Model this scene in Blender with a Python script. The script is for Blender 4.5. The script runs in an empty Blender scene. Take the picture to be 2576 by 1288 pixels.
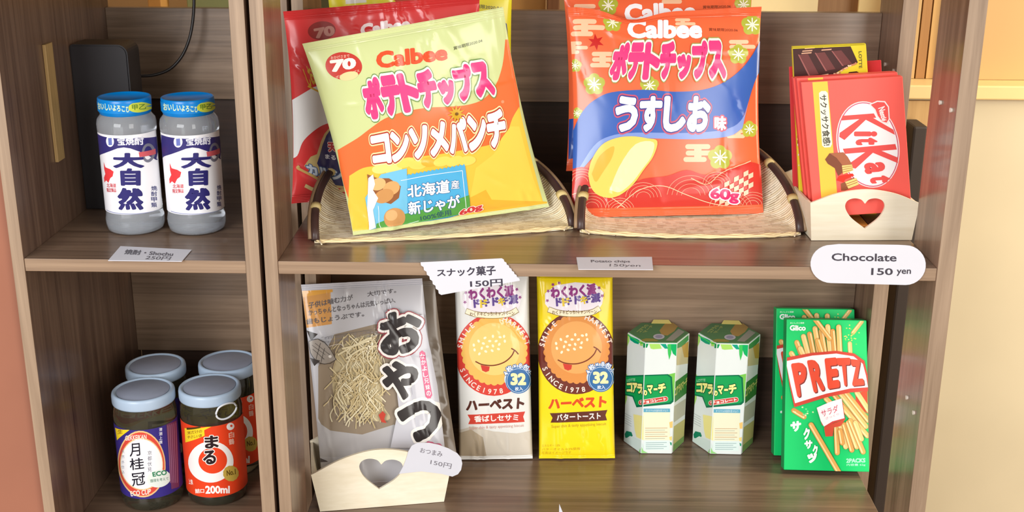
import bpy, bmesh, math, random
import numpy as np
from mathutils import Vector, Matrix
from mathutils.geometry import tessellate_polygon

SC = bpy.context.scene
COLL = SC.collection
PI = math.pi

# ------------------------------------------------------------------ camera, world, light, exposure
IMG_W, IMG_H = 2576, 1288
FPX = 3100.0                       # focal length in pixels
PITCH, YAW, ROLL = math.radians(18.2), math.radians(1.0), math.radians(0.3)
MID = 0.80                         # top of the middle shelf
LOW = MID - 0.309                  # top of the lower shelf
CAM = np.array([0.0, -1.09, MID + 0.366])
ROT = (Matrix.Rotation(YAW, 3, 'Z') @ Matrix.Rotation(PI / 2 - PITCH, 3, 'X') @ Matrix.Rotation(ROLL, 3, 'Z'))
RNP = np.array(ROT)
cd = bpy.data.cameras.new('camera')
cam = bpy.data.objects.new('camera', cd)
COLL.objects.link(cam)
cam.matrix_world = Matrix.Translation(Vector(CAM)) @ ROT.to_4x4()
cd.sensor_fit = 'HORIZONTAL'
cd.sensor_width = 36.0
cd.lens = 36.0 * FPX / IMG_W
cd.clip_start = 0.02
SC.camera = cam

SC.view_settings.view_transform = 'Standard'
SC.view_settings.look = 'None'
SC.view_settings.gamma = 1.0
SC.view_settings.exposure = 0.03
SC.view_settings.use_curve_mapping = False

world = bpy.data.worlds.new('world')
SC.world = world
world.use_nodes = True
bg = world.node_tree.nodes['Background']
bg.inputs[0].default_value = (1.0, 0.93, 0.84, 1)
bg.inputs[1].default_value = 0.66


def area_light(name, loc, target, sx, sy, power, color):
    ld = bpy.data.lights.new(name, 'AREA')
    ld.shape = 'RECTANGLE'
    ld.size, ld.size_y, ld.energy, ld.color = sx, sy, power, color
    o = bpy.data.objects.new(name, ld)
    COLL.objects.link(o)
    o.location = loc
    o.rotation_euler = (Vector(target) - Vector(loc)).to_track_quat('-Z', 'Y').to_euler()
    return o


area_light('shop_window_light', (-1.25, -2.4, 1.6), (0.1, 0.1, 0.75), 1.3, 1.2, 62, (0.97, 0.98, 1.0))
area_light('doorway_light', (1.3, -2.3, 1.4), (0.1, 0.1, 0.75), 0.9, 1.6, 34, (1.0, 0.96, 0.9))
area_light('room_lamp_light', (1.35, 0.15, 1.95), (0.75, 0.6, 0.7), 0.5, 0.5, 10, (1.0, 0.87, 0.68))
area_light('side_gap_fill_light', (1.25, 0.13, 1.12), (0.2, 0.12, 0.49), 0.35, 0.45, 7, (1.0, 0.84, 0.58))  # added stand-in for warm sun coming through the right-hand gap


# ------------------------------------------------------------------ photo-to-place helpers
def ray(x, y):
    return RNP @ np.array([(x - IMG_W / 2) / FPX, -(y - IMG_H / 2) / FPX, -1.0])


def at(x, y, Y=None, Z=None):
    d = ray(x, y)
    t = (Y - CAM[1]) / d[1] if Y is not None else (Z - CAM[2]) / d[2]
    return CAM + t * d


def project(P):
    q = (np.asarray(P) - CAM) @ RNP
    return np.stack([IMG_W / 2 + FPX * q[..., 0] / -q[..., 2], IMG_H / 2 - FPX * q[..., 1] / -q[..., 2]], -1)


# ------------------------------------------------------------------ materials
def lin(c):
    c = c / 255.0
    return c / 12.92 if c <= 0.04045 else ((c + 0.055) / 1.055) ** 2.4


def rgb(c):
    return (lin(c[0]), lin(c[1]), lin(c[2]), 1.0)


_mats = {}


def new_mat(name):
    m = bpy.data.materials.new(name)
    m.use_nodes = True
    nt = m.node_tree
    return m, nt, nt.nodes['Principled BSDF']


def plain(c, rough=0.45, spec=0.5, metal=0.0, vary=0.05, nscale=40.0, coat=0.0, bump=0.0, trans=0.0, ior=1.45, key=''):
    """A colour with faint procedural unevenness."""
    k = ('plain', tuple(c), rough, spec, metal, vary, nscale, coat, bump, trans, ior, key)
    if k in _mats:
        return _mats[k]
    m, nt, p = new_mat('colour_%02x%02x%02x' % tuple(int(v) for v in c))
    p.inputs['Roughness'].default_value = rough
    p.inputs['Metallic'].default_value = metal
    p.inputs['Specular IOR Level'].default_value = spec
    p.inputs['Coat Weight'].default_value = coat
    p.inputs['Coat Roughness'].default_value = 0.12
    p.inputs['Transmission Weight'].default_value = trans
    p.inputs['IOR'].default_value = ior
    base = rgb(c)
    if vary > 0 and trans == 0:
        tc = nt.nodes.new('ShaderNodeTexCoord')
        nz = nt.nodes.new('ShaderNodeTexNoise')
        nz.inputs['Scale'].default_value = nscale
        nz.inputs['Detail'].default_value = 3
        nt.links.new(tc.outputs['Object'], nz.inputs['Vector'])
        mx = nt.nodes.new('ShaderNodeMix')
        mx.data_type = 'RGBA'
        mx.inputs[6].default_value = tuple(v * (1 - vary) for v in base[:3]) + (1,)
        mx.inputs[7].default_value = tuple(min(1, v * (1 + vary)) for v in base[:3]) + (1,)
        nt.links.new(nz.outputs['Fac'], mx.inputs[0])
        nt.links.new(mx.outputs[2], p.inputs['Base Color'])
        if bump > 0:
            b = nt.nodes.new('ShaderNodeBump')
            b.inputs['Strength'].default_value = bump
            b.inputs['Distance'].default_value = 0.002
            nt.links.new(nz.outputs['Fac'], b.inputs['Height'])
            nt.links.new(b.outputs['Normal'], p.inputs['Normal'])
    else:
        p.inputs['Base Color'].default_value = base
    _mats[k] = m
    return m


def film(c):
    return plain(c, rough=0.2, spec=0.5, vary=0.03, nscale=25, coat=0.0, key='film')


def ink(c):
    return plain(c, rough=0.4, spec=0.35, vary=0.02, nscale=60, key='ink')


def card_ink(c):
    return plain(c, rough=0.6, spec=0.3, vary=0.02, nscale=60, key='card')


def wood(name, dark, light, axis='x', rough=0.3, coat=0.25, fine=1.0):
    """Laminate with long grain running along one axis."""
    k = ('wood', name)
    if k in _mats:
        return _mats[k]
    m, nt, p = new_mat(name)
    tc = nt.nodes.new('ShaderNodeTexCoord')
    mp = nt.nodes.new('ShaderNodeMapping')
    s = [60.0 * fine] * 3
    s['xyz'.index(axis)] = 2.2
    mp.inputs['Scale'].default_value = s
    nt.links.new(tc.outputs['Object'], mp.inputs['Vector'])
    n1 = nt.nodes.new('ShaderNodeTexNoise')
    n1.inputs['Scale'].default_value = 1.0
    n1.inputs['Detail'].default_value = 6
    n1.inputs['Roughness'].default_value = 0.62
    n1.inputs['Distortion'].default_value = 1.2
    nt.links.new(mp.outputs[0], n1.inputs['Vector'])
    mp2 = nt.nodes.new('ShaderNodeMapping')
    s2 = [320.0] * 3
    s2['xyz'.index(axis)] = 8
    mp2.inputs['Scale'].default_value = s2
    nt.links.new(tc.outputs['Object'], mp2.inputs['Vector'])
    n2 = nt.nodes.new('ShaderNodeTexNoise')
    n2.inputs['Scale'].default_value = 1.0
    n2.inputs['Detail'].default_value = 2
    nt.links.new(mp2.outputs[0], n2.inputs['Vector'])
    ad = nt.nodes.new('ShaderNodeMath')
    ad.operation = 'MULTIPLY_ADD'
    ad.inputs[1].default_value = 0.35
    nt.links.new(n2.outputs['Fac'], ad.inputs[0])
    nt.links.new(n1.outputs['Fac'], ad.inputs[2])
    cr = nt.nodes.new('ShaderNodeValToRGB')
    cr.color_ramp.elements[0].position = 0.42
    cr.color_ramp.elements[1].position = 0.92
    cr.color_ramp.elements[0].color = rgb(dark)
    cr.color_ramp.elements[1].color = rgb(light)
    nt.links.new(ad.outputs[0], cr.inputs[0])
    nt.links.new(cr.outputs[0], p.inputs['Base Color'])
    p.inputs['Roughness'].default_value = rough
    p.inputs['Coat Weight'].default_value = coat
    p.inputs['Coat Roughness'].default_value = 0.16
    b = nt.nodes.new('ShaderNodeBump')
    b.inputs['Strength'].default_value = 0.12
    b.inputs['Distance'].default_value = 0.0004
    nt.links.new(n2.outputs['Fac'], b.inputs['Height'])
    nt.links.new(b.outputs['Normal'], p.inputs['Normal'])
    _mats[k] = m
    return m


def weave(name, light, dark):
    """Rows of split bamboo strand with short dark gaps between them."""
    k = ('weave', name)
    if k in _mats:
        return _mats[k]
    m, nt, p = new_mat(name)
    N, L = nt.nodes, nt.links

    def mth(op, a, b=None):
        n = N.new('ShaderNodeMath')
        n.operation = op
        for i, x in enumerate((a, b)):
            if x is None:
                continue
            if isinstance(x, (int, float)):
                n.inputs[i].default_value = x
            else:
                L.new(x, n.inputs[i])
        return n.outputs[0]

    def noise(vec, scale, detail=2):
        n = N.new('ShaderNodeTexNoise')
        n.inputs['Scale'].default_value = scale
        n.inputs['Detail'].default_value = detail
        L.new(vec, n.inputs['Vector'])
        return n.outputs['Fac']

    def comb(a, b):
        n = N.new('ShaderNodeCombineXYZ')
        for i, x in enumerate((a, b)):
            L.new(x, n.inputs[i])
        return n.outputs[0]
    tc = N.new('ShaderNodeTexCoord')
    sp = N.new('ShaderNodeSeparateXYZ')
    L.new(tc.outputs['UV'], sp.inputs[0])
    u, v = sp.outputs[0], sp.outputs[1]
    wob = mth('MULTIPLY', noise(tc.outputs['UV'], 55, 1), 0.0022)
    rows = mth('DIVIDE', mth('ADD', v, wob), 0.0034)
    row, fr = mth('FLOOR', rows), mth('FRACT', rows)
    edge = mth('GREATER_THAN', mth('ABSOLUTE', mth('SUBTRACT', fr, 0.5)), 0.36)
    mask = mth('GREATER_THAN', noise(comb(mth('MULTIPLY', u, 95.0), mth('MULTIPLY', row, 5.37)), 1.0, 0), 0.56)
    gap = mth('MULTIPLY', edge, mask)
    tone = noise(comb(mth('MULTIPLY', u, 14.0), mth('MULTIPLY', row, 3.71)), 1.0, 1)
    cr = N.new('ShaderNodeValToRGB')
    cr.color_ramp.elements[0].position, cr.color_ramp.elements[1].position = 0.3, 0.7
    cr.color_ramp.elements[0].color, cr.color_ramp.elements[1].color = rgb((236, 218, 178)), rgb(light)
    L.new(tone, cr.inputs[0])
    mx = N.new('ShaderNodeMix')
    mx.data_type = 'RGBA'
    L.new(gap, mx.inputs[0])
    L.new(cr.outputs[0], mx.inputs[6])
    mx.inputs[7].default_value = rgb(dark)
    L.new(mx.outputs[2], p.inputs['Base Color'])
    prof = mth('SUBTRACT', mth('SINE', mth('MULTIPLY', fr, PI)), gap)
    bp = N.new('ShaderNodeBump')
    bp.inputs['Strength'].default_value = 0.5
    bp.inputs['Distance'].default_value = 0.0012
    L.new(prof, bp.inputs['Height'])
    L.new(bp.outputs['Normal'], p.inputs['Normal'])
    p.inputs['Roughness'].default_value = 0.55
    _mats[k] = m
    return m


def glass(name, c, rough=0.02, ior=1.4, trans=1.0):
    k = ('glass', name)
    if k in _mats:
        return _mats[k]
    m, nt, p = new_mat(name)
    p.inputs['Base Color'].default_value = rgb(c)
    p.inputs['Transmission Weight'].default_value = trans
    p.inputs['Roughness'].default_value = rough
    p.inputs['IOR'].default_value = ior
    _mats[k] = m
    return m


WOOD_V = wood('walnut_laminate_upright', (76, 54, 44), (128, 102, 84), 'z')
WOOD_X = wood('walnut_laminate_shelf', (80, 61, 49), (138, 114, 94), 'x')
RAIL_LIT = wood('walnut_laminate_rail_lit', (104, 84, 68), (160, 136, 114), 'x')  # lighter copy of the shelf laminate, brightening put into the rail colour
WOOD_V_LIT = wood('walnut_laminate_upright_lit', (100, 74, 60), (156, 126, 104), 'z')  # lit copy of the upright laminate, its light put into the colour
EDGE_V = wood('edge_band_upright', (122, 100, 80), (172, 148, 124), 'z', rough=0.5, coat=0.0)
EDGE_X = wood('edge_band_shelf', (118, 94, 74), (166, 140, 114), 'x', rough=0.5, coat=0.0)
PALE = wood('pale_plywood', (224, 212, 184), (242, 233, 212), 'x', rough=0.55, coat=0.0, fine=0.5)


# ------------------------------------------------------------------ object helpers
def root(name, loc, label, cat, group=None):
    o = bpy.data.objects.new(name, None)
    o.empty_display_size = 0.02
    COLL.objects.link(o)
    o.location = loc
    o['label'] = label
    o['category'] = cat
    if group:
        o['group'] = group
    return o


def finish(name, me, parent=None, label=None, smooth=False):
    """Link a mesh modelled in place; children keep their place under their thing."""
    if smooth:
        me.shade_smooth()
    o = bpy.data.objects.new(name, me)
    COLL.objects.link(o)
    if parent is not None:
        p = parent
        off = Vector((0, 0, 0))
        while p is not None:
            off += Vector(p.location)
            p = p.parent
        me.transform(Matrix.Translation(-off))
        o.parent = parent
    if label:
        o['label'] = label
    return o


def from_bm(name, bm, mats, parent=None, label=None, smooth=False):
    me = bpy.data.meshes.new(name)
    bm.normal_update()
    bm.to_mesh(me)
    bm.free()
    for m in (mats if isinstance(mats, (list, tuple)) else [mats]):
        me.materials.append(m)
    return finish(name, me, parent, label, smooth)


def set_origin(o, loc):
    """Give a single-mesh thing an origin at its base."""
    o.data.transform(Matrix.Translation(-Vector(loc)))
    o.location = loc
    return o


def structure(o):
    o['kind'] = 'structure'
    return o


def tag(o, label, cat, group=None):
    o['label'] = label
    o['category'] = cat
    if group:
        o['group'] = group
    return o


def add_box(bm, a, b, mi=0, bevel=0.0):
    x0, x1 = sorted((a[0], b[0]))
    y0, y1 = sorted((a[1], b[1]))
    z0, z1 = sorted((a[2], b[2]))
    vs = [bm.verts.new(p) for p in ((x0, y0, z0), (x1, y0, z0), (x1, y1, z0), (x0, y1, z0),
                                    (x0, y0, z1), (x1, y0, z1), (x1, y1, z1), (x0, y1, z1))]
    fs = [bm.faces.new([vs[i] for i in q]) for q in ((3, 2, 1, 0), (4, 5, 6, 7), (0, 1, 5, 4), (1, 2, 6, 5), (2, 3, 7, 6), (3, 0, 4, 7))]
    for f in fs:
        f.material_index = mi
    if bevel > 0:
        es = list({e for f in fs for e in f.edges})
        r = bmesh.ops.bevel(bm, geom=es, offset=bevel, segments=2, profile=0.5, affect='EDGES')
        for f in r['faces']:
            f.material_index = mi
    return fs


def board(name, a, b, mat, edge, parent, edge_axis=1):
    """A laminate board whose front edge (towards -Y) carries a paler edge band."""
    bm = bmesh.new()
    add_box(bm, a, b, 0, bevel=0.0006)
    bm.normal_update()
    for f in bm.faces:
        if f.normal.y < -0.9:
            f.material_index = 1
    return from_bm(name, bm, [mat, edge], parent)


def lathe(profile, seg=64):
    bm = bmesh.new()
    rings = []
    for r, z in profile:
        if r < 1e-6:
            rings.append([bm.verts.new((0, 0, z))])
        else:
            rings.append([bm.verts.new((r * math.cos(2 * PI * i / seg), r * math.sin(2 * PI * i / seg), z)) for i in range(seg)])
    for a, b in zip(rings, rings[1:]):
        for i in range(seg):
            j = (i + 1) % seg
            if len(a) == 1 and len(b) == 1:
                continue
            if len(a) == 1:
                bm.faces.new((a[0], b[j], b[i]))
            elif len(b) == 1:
                bm.faces.new((a[i], a[j], b[0]))
            else:
                bm.faces.new((a[i], a[j], b[j], b[i]))
    bmesh.ops.recalc_face_normals(bm, faces=bm.faces)
    return bm


def tube(pts, r, seg=8, flat=1.0, closed=False, up=Vector((0, 0, 1))):
    """A round (or flattened) rod along points."""
    bm = bmesh.new()
    rings = []
    n = len(pts)
    for i, p in enumerate(pts):
        p = Vector(p)
        if closed:
            t = Vector(pts[(i + 1) % n]) - Vector(pts[i - 1])
        else:
            t = Vector(pts[min(i + 1, n - 1)]) - Vector(pts[max(i - 1, 0)])
        t.normalize()
        a = t.cross(up)
        if a.length < 1e-4:
            a = t.cross(Vector((1, 0, 0)))
        a.normalize()
        b = a.cross(t)
        rr = r[i] if isinstance(r, (list, tuple)) else r
        rings.append([bm.verts.new(p + a * rr * math.cos(2 * PI * k / seg) + b * rr * flat * math.sin(2 * PI * k / seg)) for k in range(seg)])
    m = n if closed else n - 1
    for i in range(m):
        A, B = rings[i], rings[(i + 1) % n]
        for k in range(seg):
            bm.faces.new((A[k], A[(k + 1) % seg], B[(k + 1) % seg], B[k]))
    if not closed:
        bm.faces.new(rings[0][::-1])
        bm.faces.new(rings[-1])
    bmesh.ops.recalc_face_normals(bm, faces=bm.faces)
    return bm


def extrude_outline(outer, holes, thick, frame, mi=0, bm=None):
    """A flat sheet cut to an outline (with holes); frame = (origin, x axis, y axis, normal)."""
    bm = bm or bmesh.new()
    O, X, Y, N = [Vector(v) for v in frame]
    loops = [outer] + holes
    flat = [p for l in loops for p in l]
    tris = tessellate_polygon([[Vector((p[0], p[1], 0)) for p in l] for l in loops])
    fr = [bm.verts.new(O + X * p[0] + Y * p[1]) for p in flat]
    bk = [bm.verts.new(O + X * p[0] + Y * p[1] - N * thick) for p in flat]
    for t in tris:
        for vs in (fr, bk):
            try:
                bm.faces.new([vs[i] for i in t]).material_index = mi
            except ValueError:
                pass
    s = 0
    for l in loops:
        n = len(l)
        for i in range(n):
            a, b = s + i, s + (i + 1) % n
            bm.faces.new((fr[a], fr[b], bk[b], bk[a])).material_index = mi
        s += n
    bmesh.ops.recalc_face_normals(bm, faces=bm.faces)
    return bm


def dup(o, delta, label=None, group=None, spin=0.0):
    """A copy of a thing with copies of its parts and their sub-parts."""
    r = o.copy()
    COLL.objects.link(r)
    r.location = Vector(o.location) + Vector(delta)
    r.rotation_euler = (o.rotation_euler[0], o.rotation_euler[1], o.rotation_euler[2] + spin)
    if label:
        r['label'] = label
    if group:
        r['group'] = group
    for ch in list(o.children):
        c = ch.copy()
        COLL.objects.link(c)
        c.parent = r
        for g in list(ch.children):
            d = g.copy()
            COLL.objects.link(d)
            d.parent = c
    return r


# ------------------------------------------------------------------ printed artwork
_glyphs = {}


def glyphs(s, bold=0.0, res=3):
    """Outline of a line of writing as flat polygons, from Blender's own built-in lettering; bold thickens every stroke evenly."""
    k = (s, round(bold, 4), res)
    if k in _glyphs:
        return _glyphs[k]
    if bold > 1e-5:
        V, F = glyphs(s, 0.0, res)
        P = V[:, :2]
        F = [f if sum(P[f[i - 1]][0] * P[f[i]][1] - P[f[i]][0] * P[f[i - 1]][1] for i in range(len(f))) > 0 else f[::-1] for f in F]
        E = {}
        for f in F:
            for i in range(len(f)):
                E[(f[i - 1], f[i])] = 1
        rim = [e for e in E if (e[1], e[0]) not in E]
        nxt = {a: b for a, b in rim}
        VV, FF = [tuple(p) + (0.0,) for p in P], list(F)

        def out(a, b):
            d = P[b] - P[a]
            return np.array([d[1], -d[0]]) / (np.hypot(*d) + 1e-12) * bold
        for k_, (a, b) in enumerate(rim):
            z = 0.1 + 0.8 * (k_ % 7) / 7
            n = out(a, b)
            q = len(VV)
            VV += [(*P[a], z), (*(P[a] + n), z), (*(P[b] + n), z), (*P[b], z)]
            FF.append((q, q + 1, q + 2, q + 3))
            c_ = nxt.get(b)
            if c_ is not None:
                m = out(b, c_)
                cr = n[0] * m[1] - n[1] * m[0]
                ang = math.atan2(cr, float(np.dot(n, m)))
                if ang > 0.05:
                    st = max(1, int(ang / 0.5))
                    q = len(VV)
                    VV.append((*P[b], z))
                    for i in range(st + 1):
                        t = ang * i / st
                        VV.append((P[b][0] + n[0] * math.cos(t) - n[1] * math.sin(t), P[b][1] + n[0] * math.sin(t) + n[1] * math.cos(t), z))
                    FF.append(tuple(range(q, q + st + 2)))
        VV = np.array(VV)
        _glyphs[k] = (VV, FF)
        return VV, FF
    c = bpy.data.curves.new('writing', 'FONT')
    c.body = s
    c.dimensions = '2D'
    c.fill_mode = 'FRONT'
    c.resolution_u = res
    o = bpy.data.objects.new('writing', c)
    COLL.objects.link(o)
    dg = bpy.context.evaluated_depsgraph_get()
    me = bpy.data.meshes.new_from_object(o.evaluated_get(dg))
    V = np.array([(v.co.x, v.co.y, 0.0) for v in me.vertices])
    F = [tuple(p.vertices) for p in me.polygons]
    bpy.data.objects.remove(o)
    bpy.data.curves.remove(c)
    bpy.data.meshes.remove(me)
    _glyphs[k] = (V, F)
    return V, F


def ell(cx, cy, rx, ry, rot=0.0, n=36, a0=0.0, a1=2 * PI):
    c, s = math.cos(rot), math.sin(rot)
    out = []
    full = abs(a1 - a0 - 2 * PI) < 1e-6
    for i in range(n):
        t = a0 + (a1 - a0) * i / (n if full else n - 1)
        x, y = rx * math.cos(t), ry * math.sin(t)
        out.append((cx + x * c - y * s, cy + x * s + y * c))
    return out


def scallop(cx, cy, r, k, amp, n=5, ry=None):
    ry = ry or r
    out = []
    for i in range(k * n):
        t = 2 * PI * i / (k * n)
        q = 1 + amp * abs(math.sin(k * t / 2))
        out.append((cx + r * q * math.cos(t), cy + ry * q * math.sin(t)))
    return out


def star(cx, cy, r0, r1, k, rot=0.0):
    return [(cx + (r0 if i % 2 == 0 else r1) * math.cos(rot + PI * i / k), cy + (r0 if i % 2 == 0 else r1) * math.sin(rot + PI * i / k)) for i in range(2 * k)]


def bar(p, q, w):
    """A rounded stroke as a polygon."""
    a = math.atan2(q[1] - p[1], q[0] - p[0])
    return ell(q[0], q[1], w / 2, w / 2, 0, 7, a - PI / 2, a + PI / 2) + ell(p[0], p[1], w / 2, w / 2, 0, 7, a + PI / 2, a + 3 * PI / 2)


def smooth_path(pts, n=6):
    """Catmull-Rom through points (open)."""
    P = [np.array(p, float) for p in pts]
    P = [2 * P[0] - P[1]] + P + [2 * P[-1] - P[-2]]
    out = []
    for i in range(1, len(P) - 2):
        for k in range(n):
            t = k / n
            a, b, c, d = P[i - 1], P[i], P[i + 1], P[i + 2]
            out.append(tuple(0.5 * (2 * b + (c - a) * t + (2 * a - 5 * b + 4 * c - d) * t * t + (3 * b - a - 3 * c + d) * t ** 3)))
    out.append(tuple(P[-2]))
    return out


def ribbon(pts, w, n=6):
    """A curved stroke of even width as a polygon."""
    p = smooth_path(pts, n)
    L, R = [], []
    for i in range(len(p)):
        a, b = np.array(p[max(i - 1, 0)]), np.array(p[min(i + 1, len(p) - 1)])
        t = (b - a) / (np.linalg.norm(b - a) + 1e-9)
        nrm = np.array([-t[1], t[0]]) * w / 2
        L.append(tuple(np.array(p[i]) + nrm))
        R.append(tuple(np.array(p[i]) - nrm))
    return L + R[::-1]


class Art:
    """Print laid on a surface S(u, v). Shapes are read off the photograph and carried on to the surface itself."""

    def __init__(self, S, guess=(0.5, 0.5), lift=0.00009, clip=None, ink=film, base_lift=0.00012):
        self.S, self.guess, self.lift, self.clip, self.ink, self.base = S, guess, lift, clip, ink, base_lift
        self.items = []

    def uv(self, pts):
        P = np.array(pts, float).reshape(-1, 2)
        u = np.full(len(P), self.guess[0], float)
        v = np.full(len(P), self.guess[1], float)
        e = 1e-4
        for _ in range(14):
            p0 = project(self.S(u, v))
            pu = (project(self.S(u + e, v)) - p0) / e
            pv = (project(self.S(u, v + e)) - p0) / e
            d = P - p0
            det = pu[:, 0] * pv[:, 1] - pu[:, 1] * pv[:, 0]
            det = np.where(np.abs(det) < 1e-9, 1e-9, det)
            du = (d[:, 0] * pv[:, 1] - d[:, 1] * pv[:, 0]) / det
            dv = (pu[:, 0] * d[:, 1] - pu[:, 1] * d[:, 0]) / det
            u = u + np.clip(du, -0.25, 0.25)
            v = v + np.clip(dv, -0.25, 0.25)
        return np.stack([u, v], 1)

    def put(self, uv, faces, c, mat=None, z=None):
        lo, hi = uv.min(0), uv.max(0)
        lay = 0
        for it in self.items:
            if (it[4] < hi).all() and (it[5] > lo).all():
                lay = max(lay, it[3] + 1)
        self.items.append((uv, faces, mat or self.ink(c), lay, lo, hi, z if z is not None else np.zeros(len(uv))))

    def poly(self, pts, c, holes=(), mat=None):
        loops = [list(pts)] + [list(h) for h in holes]
        flat = [p for l in loops for p in l]
        tris = tessellate_polygon([[Vector((p[0], -p[1], 0)) for p in l] for l in loops])
        self.put(self.uv(flat), [tuple(t) for t in tris], c, mat)

    def quad_map(self, quad):
        """Bilinear map of the unit square (x right, y up) on to tl, tr, br, bl."""
        tl, tr, br, bl = [np.array(p, float) for p in quad]

        def f(x, y):
            x, y = x[:, None], y[:, None]
            return (bl * (1 - x) + br * x) * (1 - y) + (tl * (1 - x) + tr * x) * y
        return f

    def text(self, s, quad, c, bold=0.0, outlines=(), res=3, shift=(0, 0)):
        f = self.quad_map(quad)
        V0, _ = glyphs(s, bold, res)
        lo, hi = V0[:, :2].min(0), V0[:, :2].max(0)
        for extra, oc in list(outlines) + [(0.0, c)]:
            V, F = glyphs(s, bold + extra, res)
            N = (V[:, :2] - lo) / (hi - lo)
            px = f(N[:, 0], N[:, 1]) + np.array(shift)
            self.put(self.uv(px), F, oc, z=V[:, 2])

    def block_text(self, s, quad, c, bold=0.0, outlines=(), tall=None, lap=0.02):
        """A logo whose letters are each stretched to fill their own share of the line."""
        f = self.quad_map(quad)
        n = len(s)
        tall = tall or {}
        for extra, oc in list(outlines) + [(0.0, c)]:
            for i, ch in enumerate(s):
                V0, _ = glyphs(ch, bold)
                lo, hi = V0[:, :2].min(0), V0[:, :2].max(0)
                V, F = glyphs(ch, bold + extra)
                N = (V[:, :2] - lo) / (hi - lo)
                wd, h0, h1 = tall.get(ch, (1.0, 0.0, 1.0))
                X = (i + 0.5 + (N[:, 0] - 0.5) * (1 + lap) * wd) / n
                px = f(X, h0 + (h1 - h0) * N[:, 1])
                self.put(self.uv(px), F, oc, z=V[:, 2])

    def arc_text(self, s, cx, cy, rx, ry, a0, a1, h, c, bold=0.0, outline=None):
        """Letters along an arc; angles in degrees, clockwise on the picture from the right."""
        n = len(s)
        for i, ch in enumerate(s):
            if ch == ' ':
                continue
            a = math.radians(a0 + (a1 - a0) * (i + 0.5) / n)
            x, y = cx + rx * math.cos(a), cy + ry * math.sin(a)
            ux, uy = -math.sin(a), math.cos(a)
            if (a1 < a0):
                ux, uy = -ux, -uy
            vx, vy = uy, -ux
            k = h / 0.73
            if outline:
                V, F = glyphs(ch, bold + outline[0])
                mx = (V[:, 0].max() + V[:, 0].min()) / 2
                px = np.stack([x + (V[:, 0] - mx) * k * ux + (V[:, 1] - 0.36) * k * vx, y + (V[:, 0] - mx) * k * uy + (V[:, 1] - 0.36) * k * vy], 1)
                self.put(self.uv(px), F, outline[1], z=V[:, 2])
            V, F = glyphs(ch, bold)
            px = np.stack([x + (V[:, 0] - (V[:, 0].max() + V[:, 0].min()) / 2) * k * ux + (V[:, 1] - 0.36) * k * vx,
                           y + (V[:, 0] - (V[:, 0].max() + V[:, 0].min()) / 2) * k * uy + (V[:, 1] - 0.36) * k * vy], 1)
            self.put(self.uv(px), F, c, z=V[:, 2])

    def build_into(self, verts, norms, faces, fmat, slots, cuts=(), unused=None, Sfull=None, normal=None):
        """Cut the print along the surface's own grid, lay it on the surface and append it to a mesh under construction."""
        S = Sfull or self.S
        bm = bmesh.new()
        for uv, F, m, lay, lo, hi, zz in self.items:
            if m not in slots:
                slots.append(m)
            mi = slots.index(m)
            vs = [bm.verts.new((a, b, self.base + self.lift * (lay + 0.8 * z))) for (a, b), z in zip(uv, zz)]
            for f in F:
                try:
                    bm.faces.new([vs[i] for i in f]).material_index = mi
                except ValueError:
                    pass
        if self.clip:
            u0, u1, v0, v1 = self.clip
            for co, no in (((u0, 0, 0), (-1, 0, 0)), ((u1, 0, 0), (1, 0, 0)), ((0, v0, 0), (0, -1, 0)), ((0, v1, 0), (0, 1, 0))):
                bmesh.ops.bisect_plane(bm, geom=bm.verts[:] + bm.edges[:] + bm.faces[:], plane_co=co, plane_no=no, clear_outer=True, dist=1e-7)
        for co, no in cuts or ():
            bmesh.ops.bisect_plane(bm, geom=bm.verts[:] + bm.edges[:] + bm.faces[:], plane_co=co, plane_no=no, dist=1e-7)
        bm.verts.ensure_lookup_table()
        if not len(bm.verts):
            bm.free()
            return
        A = np.array([v.co[:] for v in bm.verts])
        P = S(A[:, 0], A[:, 1])
        N = normal(A[:, 0], A[:, 1])
        base = len(verts)
        for i, v in enumerate(bm.verts):
            v.index = i
        verts.extend(map(tuple, P + N * A[:, 2:3]))
        norms.extend(map(tuple, N / (np.linalg.norm(N, axis=1, keepdims=True) + 1e-12)))
        for f in bm.faces:
            ids = [v.index for v in f.verts]
            a, b, c = [np.array(verts[base + i]) for i in ids[:3]]
            if np.dot(np.cross(b - a, c - a), N[ids[0]]) < 0:
                ids = ids[::-1]
            faces.append([base + i for i in ids])
            fmat.append(f.material_index)
        bm.free()


def surf_normal(S, toward):
    def nf(u, v):
        e = 1.5e-3
        a = S(u + e, v) - S(u - e, v)
        b = S(u, v + e) - S(u, v - e)
        n = np.cross(a, b)
        n = n / (np.linalg.norm(n, axis=1, keepdims=True) + 1e-12)
        s = np.sign(np.sum(n * np.asarray(toward(u, v) if callable(toward) else toward), axis=1, keepdims=True))
        return n * np.where(s == 0, 1, s)
    return nf


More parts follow.
